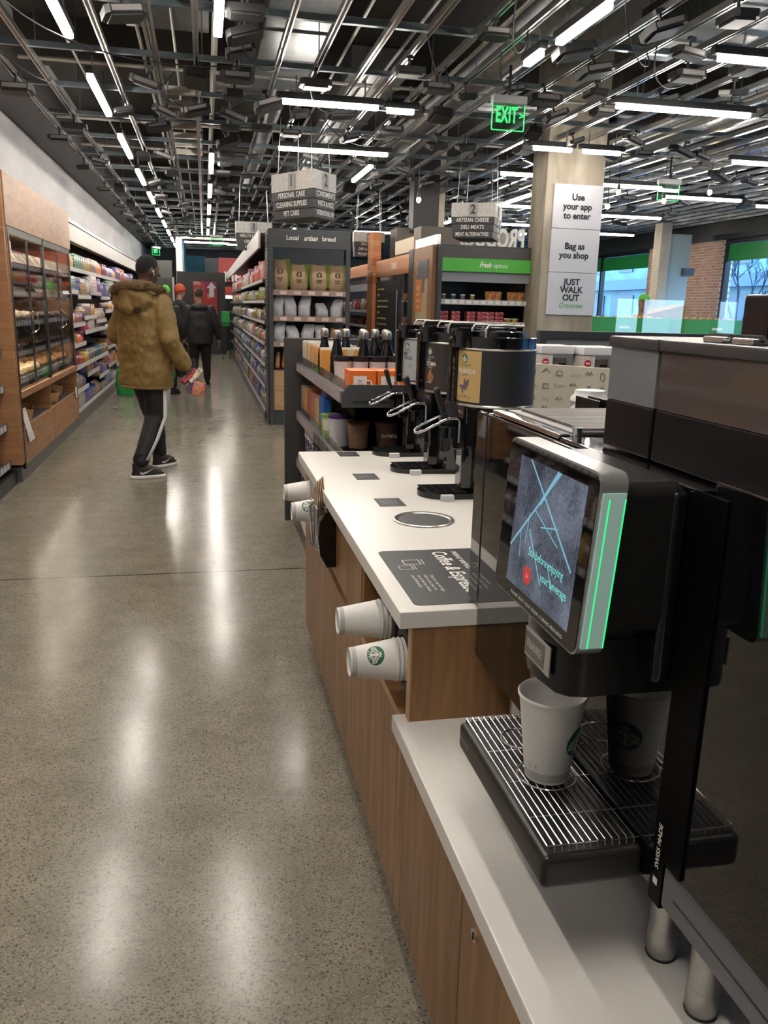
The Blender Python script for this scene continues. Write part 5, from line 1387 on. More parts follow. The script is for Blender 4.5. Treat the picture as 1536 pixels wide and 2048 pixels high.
# wire basket + green tins
t = thing('wire_basket', (.75, 3.9, .66), 'black wire basket hooked on the second merchandise shelf', 'basket')
b = B()
for k in range(4): b.tube([(UX-.01, 4.45, .68+.035*k), (UX-.01, 3.62, .68+.035*k), (1.02, 3.62, .68+.035*k)], .002, 5)
for k in range(18): b.tube([(UX-.01, 4.45-.049*k, .675), (UX-.01, 4.45-.049*k, .79)], .0018, 5)
for k in range(10): b.tube([(UX+.02+.049*k, 3.62, .675), (UX+.02+.049*k, 3.62, .79)], .0018, 5)
b.done('wires', BLACK, t)
for k, (x, y) in enumerate([(.70, 3.70), (.82, 3.70), (.94, 3.70), (.66, 3.88)]):
    pot('snack_tin', x, y, .635, .056, .12, printed('tin_green' if k in (0, 3) else 'tin_brown', (.13, .19, .06) if k in (0, 3) else (.1, .05, .03), (.3, .3, .16), (.08, .06, .04), 26), mat('tin_gold', (.45, .33, .16), .3, .5), '%s round tin in the wire basket, %s from the left' % ('green' if k in (0, 3) else 'brown', nth(k)), 'tins in the wire basket')
# third and bottom shelves
i = 0; y = 5.38
while y > 3.8:
    c = ['yellow', 'red', 'purple', 'blue'][(i//2) % 4]
    put('bag', c, i % 3, (UX+.14, y, .432), (.12, .1, .2), PI/2, '%s snack bag on the third merchandise shelf, %s from the end panel' % (cw(c), nth(i)), 'bags on the third merchandise shelf'); y -= .13; i += 1
for k in range(3):
    put('tub', 'navy', k, (UX+.09, 5.30-.12*k, .432+.0), (.1, .1, .24), 0, 'blue-lidded tub at the end panel on the third merchandise shelf, %s from the panel' % nth(k), 'tubs on the third merchandise shelf')
b = B()
for k in range(7): b.box(UX-.012, UX-.006, 5.02-.012*k*8, 5.03-.012*k*8, .2, .42)
tag(b.done('magazine_wire', STEEL), 'bent wire rack with papers low on the merchandise unit', 'rack')
for k in range(4): tag(B().box(UX-.03-.004*k, UX-.027-.004*k, 4.7-.12*k, 5.0-.12*k, .16, .36).done('leaflet', PAPER), 'white leaflet in the low wire rack, %s from the far end' % nth(k), 'leaflet', 'leaflets in the low rack')

# ================================================================== RIGHT: CASES BEYOND THE COUNTER
CASEG = mat('case_grey', (.06, .056, .054), .5)
TAUPE = mat('taupe_wall', (.17, .15, .13), .7)
t = thing('fresh_case', (3.6, 9.9, 0), 'open refrigerated case with the green Fresh options header', 'case')
B().box(2.69, 4.56, 9.62, 9.68, 2.03, 2.165).done('header_panel', CASEG, t)
B().box(2.71, 4.56, 9.60, 9.62, 1.885, 2.035).done('green_band', mat('band_green', (.07, .40, .045), .5), t)
text('Fresh', .085, (3.23, 9.595, 1.965), '-Y', CREAMTXT, t, bold=.03, shear=.4, xs=.75)
text('options', .07, (3.42, 9.595, 1.96), '-Y', CREAMTXT, t, xs=.85)
B().box(2.71, 4.56, 9.64, 9.66, 1.77, 1.885).done('valance', mat('valance_grey', (.22, .22, .26), .4), t)
B().box(2.69, 4.56, 10.28, 10.32, .1, 2.16).done('back_panel', BLACK, t)
B().box(2.675, 2.71, 9.6, 10.3, 0, 2.17).done('side_post', mat('case_side', (.045, .047, .05), .45), t)
B().box(2.70, 4.56, 9.62, 10.3, 2.165, 2.18).done('case_roof', DGREY, t)
for z in (1.55, 1.30, 1.02, .7):
    s = B().box(2.71, 4.56, 9.70, 10.28, z-.02, z).done('shelf', BLACK, t)
    b = B(); b.box(2.71, 4.56, 9.685, 9.70, z-.04, z+.02)
    x = 2.78
    while x < 4.5: b.m(1).box(x, x+.06, 9.682, 9.685, z-.03, z+.01); x += .09
    b.done('price_strip', [mat('strip_light', (.45, .44, .44), .4), LABELW], s)
SAL = printed('salad_pot', (.55, .38, .1), (.6, .12, .08), (.25, .35, .08), 24)
for k, x in enumerate((3.38, 3.47, 3.66, 3.70+.06)):
    o = B().lathe([(0, 0), (.05, 0), (.06, .11), (.062, .12), (0, .122)], n=20).done('fruit_pot', [SAL], origin=(0, 0, 0)); o.location = (x, 9.82, 1.552); tag(o, 'clear pot of cut fruit on the upper fresh options shelf, %s from the left' % nth(k), 'pot', 'fruit pots')
for k, x in enumerate((3.86, 3.97, 4.08, 4.2)):
    o = B().loft([(0, 0, 0, .05, .05), (0, 0, .06, .065, .06), (0, 0, .11, .03, .03), (0, 0, .13, .012, .01)], 16).done('wrapped_loaf', mat('wrapped_pink', (.58, .42, .36), .5, bump=.4, bscale=20), origin=(0, 0, 0)); o.location = (x, 9.82, 1.552); tag(o, 'pale wrapped bundle on the upper fresh options shelf, %s from the left' % nth(k), 'bundle', 'pale wrapped bundles')
k = 0
RB = printed('berry_box', (.28, .03, .04), (.5, .12, .12), (.16, .02, .03), 30)
for x in (2.80, 2.95, 3.14, 3.27, 3.38, 3.50, 3.93, 4.05, 4.3):
    for l in range(3 if x < 3.6 else 2):
        o = B().box(-.055, .055, -.06, .06, 0, .042, .008).done('berry_box', RB, origin=(0, 0, 0)); o.location = (x, 9.82, 1.302+.044*l); tag(o, 'red berry box on the lower fresh options shelf, stack %s from the left, layer %s' % (nth([2.80, 2.95, 3.14, 3.27, 3.38, 3.50, 3.93, 4.05, 4.3].index(x)), nth(l)), 'berry box', 'red berry boxes')
for k, x in enumerate((2.8, 2.92, 3.04, 3.16)): put('tub', 'black', k % 3, (x, 9.82, 1.552), (.06, .06, .08), 0, 'small dark tub on the upper fresh options shelf, %s from the left' % nth(k), 'dark tubs')
for k in range(2): put('tub', 'yellow', k, (3.62+.1*k, 9.82, 1.302), (.09, .09, .06), 0, 'yellow tub on the lower fresh options shelf, %s one' % ['left', 'right'][k], 'yellow tubs')

# side run of cases facing the aisle (plane x = 2.62)
SX = 2.62
BRW = mat('brown_panel', (.30, .16, .09), .5)
t = thing('recipe_panel', (SX, 10.3, 0), 'brown end panel with the orange recipe poster left of the fresh options case', 'panel')
B().box(SX, SX+.05, 9.72, 10.62, 0, 2.18).done('board', BRW, t)
B().box(SX-.008, SX, 10.62, 10.86, 0, 2.18).done('dark_edge', CASEG, t)
B().box(SX-.012, SX, 9.88, 10.4, 1.05, 2.02).done('poster', printed('poster_food', (.45, .37, .24), (.14, .14, .15), (.58, .55, .3), 3.2, .5), t)
B().box(SX-.018, SX-.012, 10.12, 10.42, 1.42, 1.80).done('orange_tag', mat('tag_orange', (.62, .2, .05), .5), t)
for k, s in enumerate(('Demo', 'weekend', 'recipe ideas', 'tastings')): text(s, .085 if k == 0 else .06, (SX-.022, 10.27, 1.70-.075*k), '-X', CREAMTXT, t, xs=.8)
ORF = mat('fascia_orange', (.55, .24, .10), .5); ORB2 = mat('pillar_orange', (.62, .22, .08), .6)
t = thing('drinks_case', (SX+.4, 11.8, 0), 'dark drinks case with orange fascia and chalk-lettered door', 'case')
B().box(SX-.0, SX+.04, 10.88, 13.05, 1.90, 2.14).done('fascia', ORF, t)
text('DRINKS', .12, (SX-.006, 11.75, 2.02), '-X', CREAMTXT, t, bold=.02, xs=.8)
d = B().box(SX+.0, SX+.03, 11.35, 13.05, .1, 1.84).done('chalk_door', mat('chalk_slate', (.05, .053, .058), .4), t)
YT = mat('chalk_yellow', (.5, .46, .12), .6)
r = random.Random(4)
for k in range(15):
    b = B(); y = 12.9; z = 1.72-.085*k
    if k % 3 == 1: b.box(SX-.004, SX, 12.75, 12.87, z-.02, z+.02)
    else:
        L_ = r.uniform(.4, .85)
        while L_ > 0: q = r.uniform(.04, .1); b.box(SX-.004, SX, y-q, y, z-.012, z+.012); y -= q+.025; L_ -= q+.025
    b.done('chalk_writing', YT, d)
B().cyl((SX-.03, 11.42, .6), (SX-.03, 11.42, 1.7), .012, n=10).done('door_handle', STEEL, t)
B().box(SX+.04, SX+.7, 10.9, 11.3, .1, 1.9).done('dark_interior', BLACK, t)
for z in (1.55, 1.25, .95):
    s = B().box(SX+.02, SX+.4, 10.9, 11.32, z-.02, z).done('shelf', LABELW, t)
    tag(B().loft([(SX-.02+.03, 11.1, z, .02, .1), (SX-.0+.03, 11.1, z+.09, .03, .12)], 16).done('snack_bowl', mat('bowl_brown', (.2, .1, .06), .5)), 'brown bowl on the %s shelf beside the chalk-lettered door' % {1.55: 'upper', 1.25: 'middle', .95: 'lower'}[z], 'bowl')
B().box(SX+.1, SX+.7, 10.88, 13.0, 2.14, 2.16).done('case_roof', DGREY, t)
tag(B().box(SX-.05, SX+.08, 13.08, 13.5, 0, 2.58, .01).done('orange_pillar', printed('pillar_ladder', (.58, .21, .08), (.62, .28, .12), (.40, .12, .04), 3, .6, (.2, .2, 3))), 'tall orange pillar panel between the drinks case and the dairy case', 'pillar')
t = thing('dairy_case', (SX+.4, 15.6, 0), 'open dairy case with orange fascia behind the bread display', 'case')
B().box(SX, SX+.04, 13.52, 17.6, 1.95, 2.14).done('fascia', mat('fascia_bright_orange', (.62, .26, .1), .5), t)
B().box(SX+.05, SX+.08, 13.52, 17.6, 1.72, 1.9).done('valance', mat('valance_white', (.5, .5, .54), .4), t)
B().box(SX+.7, SX+.74, 13.52, 17.6, .1, 2.1).done('back_panel', BLACK, t)
B().box(SX, SX+.74, 13.52, 17.6, 0, .1).done('plinth', BLACK, t)
r = random.Random(66)
for j, z in enumerate((.4, .7, .95, 1.15, 1.4)):
    s = B().box(SX+.03, SX+.7, 13.53, 17.58, z-.02, z).done('shelf', BLACK, t)
    b = B(); price_strip(b, SX+.02, 13.53, 17.58, z+.01, -1, .05, .1, .05); b.done('price_strip', [mat('strip_light', (.45, .44, .44), .4), LABELW], s)
    y = 13.62; i = 0
    while y < 17.4:
        kind, c, k_, nn = runs(r, ['bag', 'box', 'bottle'], [['yellow', 'white', 'black'], ['black', 'yellow', 'brown'], ['yellow', 'black', 'white'], ['orange', 'tan', 'red'], ['green', 'white', 'red']][j])
        put(kind, c, k_, (SX+.15, y, z+.001), (.16, .14, .19 if j == 4 else .15), -PI/2, '%s %s, %s dairy case shelf up, %s from the orange pillar' % (cw(c), kind, nth(j), nth(i)), 'goods in the dairy case'); y += .24; i += 1
# taupe soffit boxes above and behind
tag(B().box(2.95, 4.9, 13.1, 13.6, 0, 2.66).done('partition', TAUPE), 'taupe partition wall behind the orange pillar', 'partition')
tag(B().box(2.85, 3.4, 11.2, 11.6, 0, 2.52).done('partition', TAUPE), 'taupe partition behind the fresh options case', 'partition')
struct(B().box(3.15, 3.55, 12.9, 13.2, 2.6, 4.7).done('trim_10', mat('dark_pier', (.045, .043, .045), .5)))
struct(B().box(3.75, 3.95, 14, 14.3, 2.4, 4.7).done('trim_11', wood('raw_concrete_post', (.5, .43, .33), (.62, .56, .45), (1, 1, 1), 3, .8)))
tag(B().box(SX+.06, SX+.1, 10.9, 12.0, 2.18, 2.36).done('light_box', mat('light_box_cream', (.55, .45, .32), .5)), 'cream light panel above the orange drinks fascia', 'panel')
tag(B().box(SX+.06, SX+.1, 9.75, 10.8, 2.19, 2.30).done('light_box', STEEL), 'brushed steel panel above the brown recipe panel', 'panel')
t = thing('produce_sign', (3.9, 12.0, 2.45), 'big PRODUCE sign letters seen from behind above the fresh case', 'sign')
text('PRODUCE', .36, (3.95, 11.55, 2.42), '+Y', mat('sign_letters_white', (.7, .7, .68), .5), t, bold=.03, xs=.6, extrude=.02)
B().box(3.2, 4.7, 11.5, 11.53, 2.2, 2.28).done('sign_rail', BLACK, t)

# concrete column with panels
CONC = wood('board_marked_concrete', (.24, .205, .155), (.42, .37, .30), (1.6, 1.6, .5), 3, .8)
struct(B().box(3.80, 4.50, 9.3, 9.75, 0, ZC, .01).done('trim_12', CONC))
for k, (words, z) in enumerate([(('Use', 'your app', 'to enter'), 2.62), (('Bag as', 'you shop'), 2.14), (('JUST', 'WALK', 'OUT', 'Groceries'), 1.66)]):
    t = thing('column_sign', (4.19, 9.29, z), 'white %s sign panel on the concrete column reading %s' % (['top', 'middle', 'bottom'][k], ' '.join(words)), 'sign')
    B().box(3.89, 4.49, 9.27, 9.299, z-.238, z+.238, .004).done('panel', mat('sign_panel_white', (.56, .56, .6), .4), t)
    sp = .088 if k == 2 else .1; n_ = len(words)
    for j, s in enumerate(words):
        last = s == 'Groceries'
        text(s, .098 if not last else .085, (4.185, 9.266, z+sp*((n_-1)/2-j)), '-Y', GRN if last else DARKTXT, t, bold=.034 if not last else 0, shear=.35 if last else 0, xs=.85 if last else 1)

# barrier and gates
t = thing('gate_barrier', (3.2, 5.05, 0), 'dark-framed grey barrier wall behind the entry gates', 'barrier')
B().box(2.07, 5.6, 5.0, 5.06, 1.29, 1.335).done('top_rail', mat('rail_slate', (.04, .045, .05), .4), t)
B().box(2.07, 2.115, 5.0, 5.06, 0, 1.29).done('post', mat('rail_slate', (.04, .045, .05), .4), t)
B().box(2.115, 5.6, 5.02, 5.05, .05, 1.29).done('panel', mat('panel_mid_grey', (.19, .195, .2), .5), t)
for k, x in enumerate((1.885, 2.10, 2.315, 2.53)):
    t = thing('entry_gate', (x+.15, 4.4, 0), 'white entry gate pedestal with red no-entry mark, %s from the left' % nth(k), 'gate', 'white entry gates')
    y0 = 4.5-.10*k
    B().box(x-.01, x+.20, y0-.005, y0+.2, 1.215, 1.265, .012).done('gate_top', mat('gate_white', (.7, .7, .74), .35), t)
    b = B(); b.box(x, x+.045, y0, y0+.16, .0, 1.215, .006); b.done('pedestal', mat('gate_cream', (.55, .51, .47), .4), t); B().box(x+.046, x+.07, y0+.01, y0+.14, 0, 1.215).done('white_post', mat('gate_white', (.7, .7, .74), .35), t)
    b = B(); b.box(x+.071, x+.20, y0+.1, y0+.13, .3, 1.19); b.m(1).box(x+.115, x+.117, y0+.098, y0+.1, .3, 1.19); b.box(x+.145, x+.195, y0+.094, y0+.1, 1.145, 1.16, .003); b.done('gate_leaf', [mat('gate_leaf_grey', (.34, .31, .31), .4), BLACK], t)
    b = B(); b.cyl((x+.022, y0-.003, 1.172), (x+.022, y0, 1.172), .020, n=28); b.m(1).box(x+.010, x+.034, y0-.005, y0-.003, 1.168, 1.176); b.done('no_entry_mark', [mat('mark_red', (.5, .02, .03), .4), PAPER], t)
# patterned screen
pm_ = mat('icon_print_board', (.45, .42, .35), .6)
n = pm_.node_tree; b_ = n.nodes['Principled BSDF']
tcn = n.nodes.new('ShaderNodeTexCoord'); v = n.nodes.new('ShaderNodeTexVoronoi'); v.inputs['Scale'].default_value = 11; v.feature = 'F1'; n.links.new(tcn.outputs['Object'], v.inputs[0])
wv = n.nodes.new('ShaderNodeMath'); wv.operation = 'SINE'; m3 = n.nodes.new('ShaderNodeMath'); m3.operation = 'MULTIPLY'; m3.inputs[1].default_value = 38
n.links.new(v.outputs['Distance'], m3.inputs[0]); n.links.new(m3.outputs[0], wv.inputs[0])
cr = n.nodes.new('ShaderNodeValToRGB'); cr.color_ramp.elements[0].position = .86; cr.color_ramp.elements[0].color = (.45, .42, .35, 1); cr.color_ramp.elements[1].position = .93; cr.color_ramp.elements[1].color = (.22, .2, .17, 1)
n.links.new(wv.outputs[0], cr.inputs[0]); n.links.new(cr.outputs[0], b_.inputs['Base Color'])
Mp = Matrix.Translation((1.40, 3.5, 0)) @ Matrix.Rotation(-.95, 4, 'Z')
t = thing('icon_screen', (1.5, 3.3, 0), 'cream screen board printed with small food icons behind the counter', 'screen')
b = B(); b.box(0, 1.0, 0, .03, 0, 1.228, M=Mp); b.done('board', mat('board_cream', (.45, .42, .35), .6), t)
def ic(pts, r=.0022): return B().tube([Mp @ Vector((x, -.002, z)) for x, z in pts], r, 5)
IC = mat('icon_ink', (.24, .22, .19), .6); r = random.Random(9)
for k in range(84):
    cx, cz = .035+.068*(k % 14)+r.uniform(-.006, .006), 1.195-.056*(k//14)+r.uniform(-.006, .006); q = (k*3+k//14) % 5; s = .017
    if q == 0: P = [(cx+s*math.cos(a)*.6, cz+s*math.sin(a)) for a in [2*PI*i/14 for i in range(15)]]
    elif q == 1: P = [(cx-s, cz-s*.5), (cx+s, cz-s*.5), (cx+s*.7, cz+s*.6), (cx-s*.7, cz+s*.6), (cx-s, cz-s*.5)]
    elif q == 2: P = [(cx-s, cz), (cx-s*.4, cz+s*.8), (cx, cz), (cx+s*.5, cz+s*.8), (cx+s, cz)]
    elif q == 3: P = [(cx-s*1.2, cz-s*.3), (cx, cz+s*.8), (cx+s*1.2, cz-s*.3)]
    else:
        o = text(['Local', 'PLATES', 'FRESH', 'bistro', 'lemon', 'Salt'][k//5 % 6], .024, Vector((0, 0, 0)), Mp @ Matrix.Translation((cx, -.003, cz)) @ RF['-Y'].to_matrix().to_4x4(), IC, t, 'printed_word'); continue
    ic(P).done('printed_icon', IC, t)

# green produce bins with bananas, glass screens
GB = mat('bin_green', (.05, .36, .10), .45)
BAN = mat('banana_yellow', (.75, .5, .08), .45)
def banana(c, rz, s=1):
    pts = [(.085*math.sin(a)*s, 0, .05*(1-math.cos(a))*1.3*s) for a in [(-1+2*i/8)*1.0 for i in range(9)]]
    b = B(); b.tube(pts, [.004, .011, .016, .018, .018, .018, .016, .011, .005], 8)
    o = b.done('banana', BAN, origin=(0, 0, 0)); return o
bn = None
for k, (x0, x1, lab) in enumerate([(4.57, 5.62, 'green produce bin heaped with bananas right of the column'), (5.84, 6.72, 'green produce bin at the right with small fruit')]):
    t = thing('produce_bin', ((x0+x1)/2, 9.7, 0), lab, 'bin')
    b = B(); b.box(x0, x1, 9.5, 9.53, .9, 1.41); b.box(x0, x0+.02, 9.53, 10.0, .9, 1.41); b.box(x1-.02, x1, 9.53, 10.0, .9, 1.41); b.box(x0, x1, 9.98, 10.0, .9, 1.41); b.box(x0, x1, 9.5, 10, .88, .9); b.done('box', GB, t)
    B().box(x0+.05, x1-.05, 9.55, 9.95, 0, .9).done('stand', mat('bin_stand', (.1, .09, .08), .6), t)
    B().box(x0+.02, x1-.02, 9.53, 9.98, 1.30, 1.36).done('liner', mat('bin_liner', (.3, .28, .2), .7), t)
    B().box(x0+.38, x0+.52, 9.49, 9.50, 1.28, 1.31).done('label_holder', LABELW, t)
r = random.Random(31)
for k in range(16):
    if bn is None: bn = banana(0, 0); o = bn
    else: o = copy_tree(bn)
    o.location = (4.66+.058*k, 9.62+.1*(k % 2), 1.375+.02*r.random()); o.rotation_euler = (r.uniform(-.5, .5), r.uniform(-.2, .2), r.uniform(-.5, .5)); s = 1.2; o.scale = (s, s, s)
    tag(o, 'yellow banana heaped in the green bin, %s from the left' % nth(k), 'banana', 'bananas in the green bin')
for k in range(7):
    o = B().ell((0, 0, .035), (.038, .038, .035), 14, 8).done('apple', mat('fruit_redgold', (.5, .2, .08), .4, noise=.4, nscale=30), origin=(0, 0, 0)); o.location = (5.92+.11*k, 9.62, 1.36); tag(o, 'small red-gold fruit in the right green bin, %s from the left' % nth(k), 'fruit', 'fruit in the right green bin')
for k, (x0, x1) in enumerate(((4.6, 5.55), (5.6, 6.9))):
    tag(B().box(x0, x1, 8.9, 8.91, 0, 1.62).done('glass_screen', PANE), '%s clear glass screen standing in front of the green bins' % ['left', 'right'][k], 'screen')
t = thing('cardboard_carton', (6.15, 11.0, 1.2), 'brown carton standing behind the green bins beside the employee', 'box')
B().prism([(6.15, 0), (6.75, 0), (6.75, .45), (6.15, .3)], .4, Matrix.Translation((0, 11.4, 1.15)) @ Matrix.Rotation(PI/2, 4, 'X')).done('carton', CARD, t)
tag(B().box(6.1, 6.9, 10.95, 11.5, 0, 1.15).done('stock_table', DGREY), 'dark table carrying the brown carton behind the bins', 'table')
tag(B().box(9.88, 10.12, 16.32, 16.44, 2.27, 2.42).done('wall_device', mat('device_slate', (.08, .12, .15), .4)), 'small dark device box mounted on the concrete post by the window', 'device')
tag(B().box(9.5, 10.05, 16.44, 16.5, 0, 3.1).done('pale_panel', mat('pale_gloss_panel', (.42, .52, .53), .12)), 'pale translucent panel beside the concrete post at the windows', 'panel')

# ================================================================== FAR END OF THE AISLE
DP = mat('dark_partition', (.05, .048, .046), .6)
t = thing('poster_partition', (.05, 25.2, 0), 'dark partition with the red meat poster at the end of the aisle', 'partition')
B().box(-.75, .60, 25.1, 25.3, 0, 2.31).done('board', DP, t)
B().box(-.30, .36, 25.06, 25.1, .95, 2.05).done('poster', printed('poster_meat', (.5, .04, .04), (.25, .03, .12), (.55, .3, .26), 3, .5), t)
b = B().prism([(-.07, 0), (.07, 0), (.07, .25), (.14, .25), (0, .42), (-.14, .25), (-.07, .25)], .01, Matrix.Translation((.21, 25.06, 1.62)) @ Matrix.Rotation(PI/2, 4, 'X')); b.done('arrow', PAPER, t)
for k in range(3): B().box(-.27, -.12, 25.05, 25.06, 1.55+.11*k, 1.6+.11*k).done('poster_text', PAPER, t)
t = thing('white_portal', (0, 26, 0), 'tall white-edged portal with light blue wall inside at the aisle end', 'portal')
B().box(-.78, -.60, 25.9, 26.1, 0, 3.32).done('post', mat('portal_cream', (.72, .68, .62), .5), t)
B().box(-.60, 1.7, 25.9, 26.1, 3.26, 3.32).done('top_edge', mat('portal_cream', (.72, .68, .62), .5), t)
B().box(-.59, -.56, 26.1, 30, 0, 3.3).done('blue_wall', mat('portal_blue', (.2, .45, .6), .5), t)
B().box(-.56, .05, 30, 30.05, 0, 3.0).done('teal_panel', mat('portal_teal', (.02, .25, .38), .5), t)
B().box(.05, .95, 30, 30.05, 0, 2.95).done('pale_panel', mat('portal_pale', (.5, .52, .55), .5), t)
t = thing('meat_sign', (1.0, 27, 0), 'red wall with white MEAT lettering at the end of the aisle', 'sign')
B().box(.45, 2.6, 27.0, 27.1, 2.1, 2.82).done('red_board', mat('meat_red', (.42, .04, .04), .5), t)
text('MEAT', .42, (.60, 26.98, 2.24), '-Y', PAPER, t, align='LEFT', bold=.03)
B().box(.45, 2.6, 26.9, 27.0, 1.72, 1.96).done('red_band', mat('meat_red_bright', (.6, .08, .05), .5), t)
tag(B().box(.5, 2.6, 27.1, 27.9, 0, 2.1).done('meat_case', BLACK), 'dark meat case under the red sign', 'case')
tag(B().box(.45, 2.6, 27.0, 27.05, 1.6, 1.7).done('case_light', mat('case_light', (.8, .8, .8), .4, emit=(1, .95, .9), es=1)), 'thin lit edge of the meat case', 'light')
t = thing('shopping_cart', (.55, 23.2, 0), 'shopping cart with a green basket at the far end of the aisle', 'cart')
b = B()
for k in range(6): b.tube([(.42+.05*k, 23, .95), (.44+.045*k, 23.05, .45)], .008, 5); 
b.tube([(.42, 23, .95), (.68, 23, .95), (.68, 23.6, .9), (.42, 23.6, .9)], .012, 6, closed=True); b.tube([(.44, 23.05, .45), (.66, 23.05, .45), (.66, 23.5, .45), (.44, 23.5, .45)], .01, 6, closed=True)
for x in (.46, .64):
    b.tube([(x, 23.1, .45), (x, 23.1, .08)], .012, 6)
b.done('frame', DGREY, t)
for x in (.46, .64): B().cyl((x-.015, 23.1, .06), (x+.015, 23.1, .06), .06, n=14).done('wheel', BLACK, t)
B().box(.44, .66, 23.08, 23.4, .85, 1.25, .02).done('green_basket', GRN, t)
tag(B().box(XL+.01, -1.0, 28.5, 28.7, 0, 2.75).done('partition', TAUPE), 'taupe partition at the far end of the left shelf wall', 'partition')
tag(B().box(-1.45, -.95, 26.5, 26.55, 0, 2.15).done('door_panel', mat('door_dark', (.1, .09, .085), .5)), 'dark door behind the green-capped shopper', 'door')
for k, x in enumerate((-1.5, -.93)): tag(B().box(x, x+.06, 26.45, 26.5, 0, 2.18).done('door_jamb', PAPER), 'white %s jamb of the dark far door' % ['left', 'right'][k], 'jamb')
# ================================================================== PEOPLE
SKIN_D = mat('skin_dark', (.085, .042, .026), .5); SKIN_M = mat('skin_medium', (.36, .19, .12), .5); SKIN_L = mat('skin_light', (.5, .28, .2), .5)
def hand(b, w, d, side, curl=.5, s=1.0, palm=None):
    """palm from wrist w along d; five fingers; side +1 thumb towards +perp"""
    d = Vector(d).normalized(); pn = Vector(palm or (1, 0, 0)); pn = (pn-d*pn.dot(d)).normalized(); ac = d.cross(pn).normalized()*side
    w = Vector(w)
    for k in range(4):
        o = (k-1.5)*.02*s
        b.capsule(w+ac*o*.7, w+d*.085*s+ac*o, .015*s, .013*s, 10, 4)
        L = [.034, .04, .038, .03][k]*s; p = w+d*.09*s+ac*o*1.05; a = 0
        dd = d.copy(); r = .0088*s
        for j in range(3):
            ang = curl*(.4+.35*j); dd = (dd*math.cos(ang)-pn*math.sin(ang)).normalized()
            q = p+dd*L*(1-.2*j); b.capsule(p, q, r, r*.92, 8, 3); p = q; r *= .92
    t0 = w+d*.02*s+ac*.03*s*-1; t1 = t0+(d*.6-ac*.75-pn*.3).normalized()*.04*s; t2 = t1+(d*.9-ac*.2-pn*.4).normalized()*.032*s
    b.capsule(t0, t1, .013*s, .011*s, 8, 3); b.capsule(t1, t2, .011*s, .009*s, 8, 3)
def V3(*a): return Vector(a)
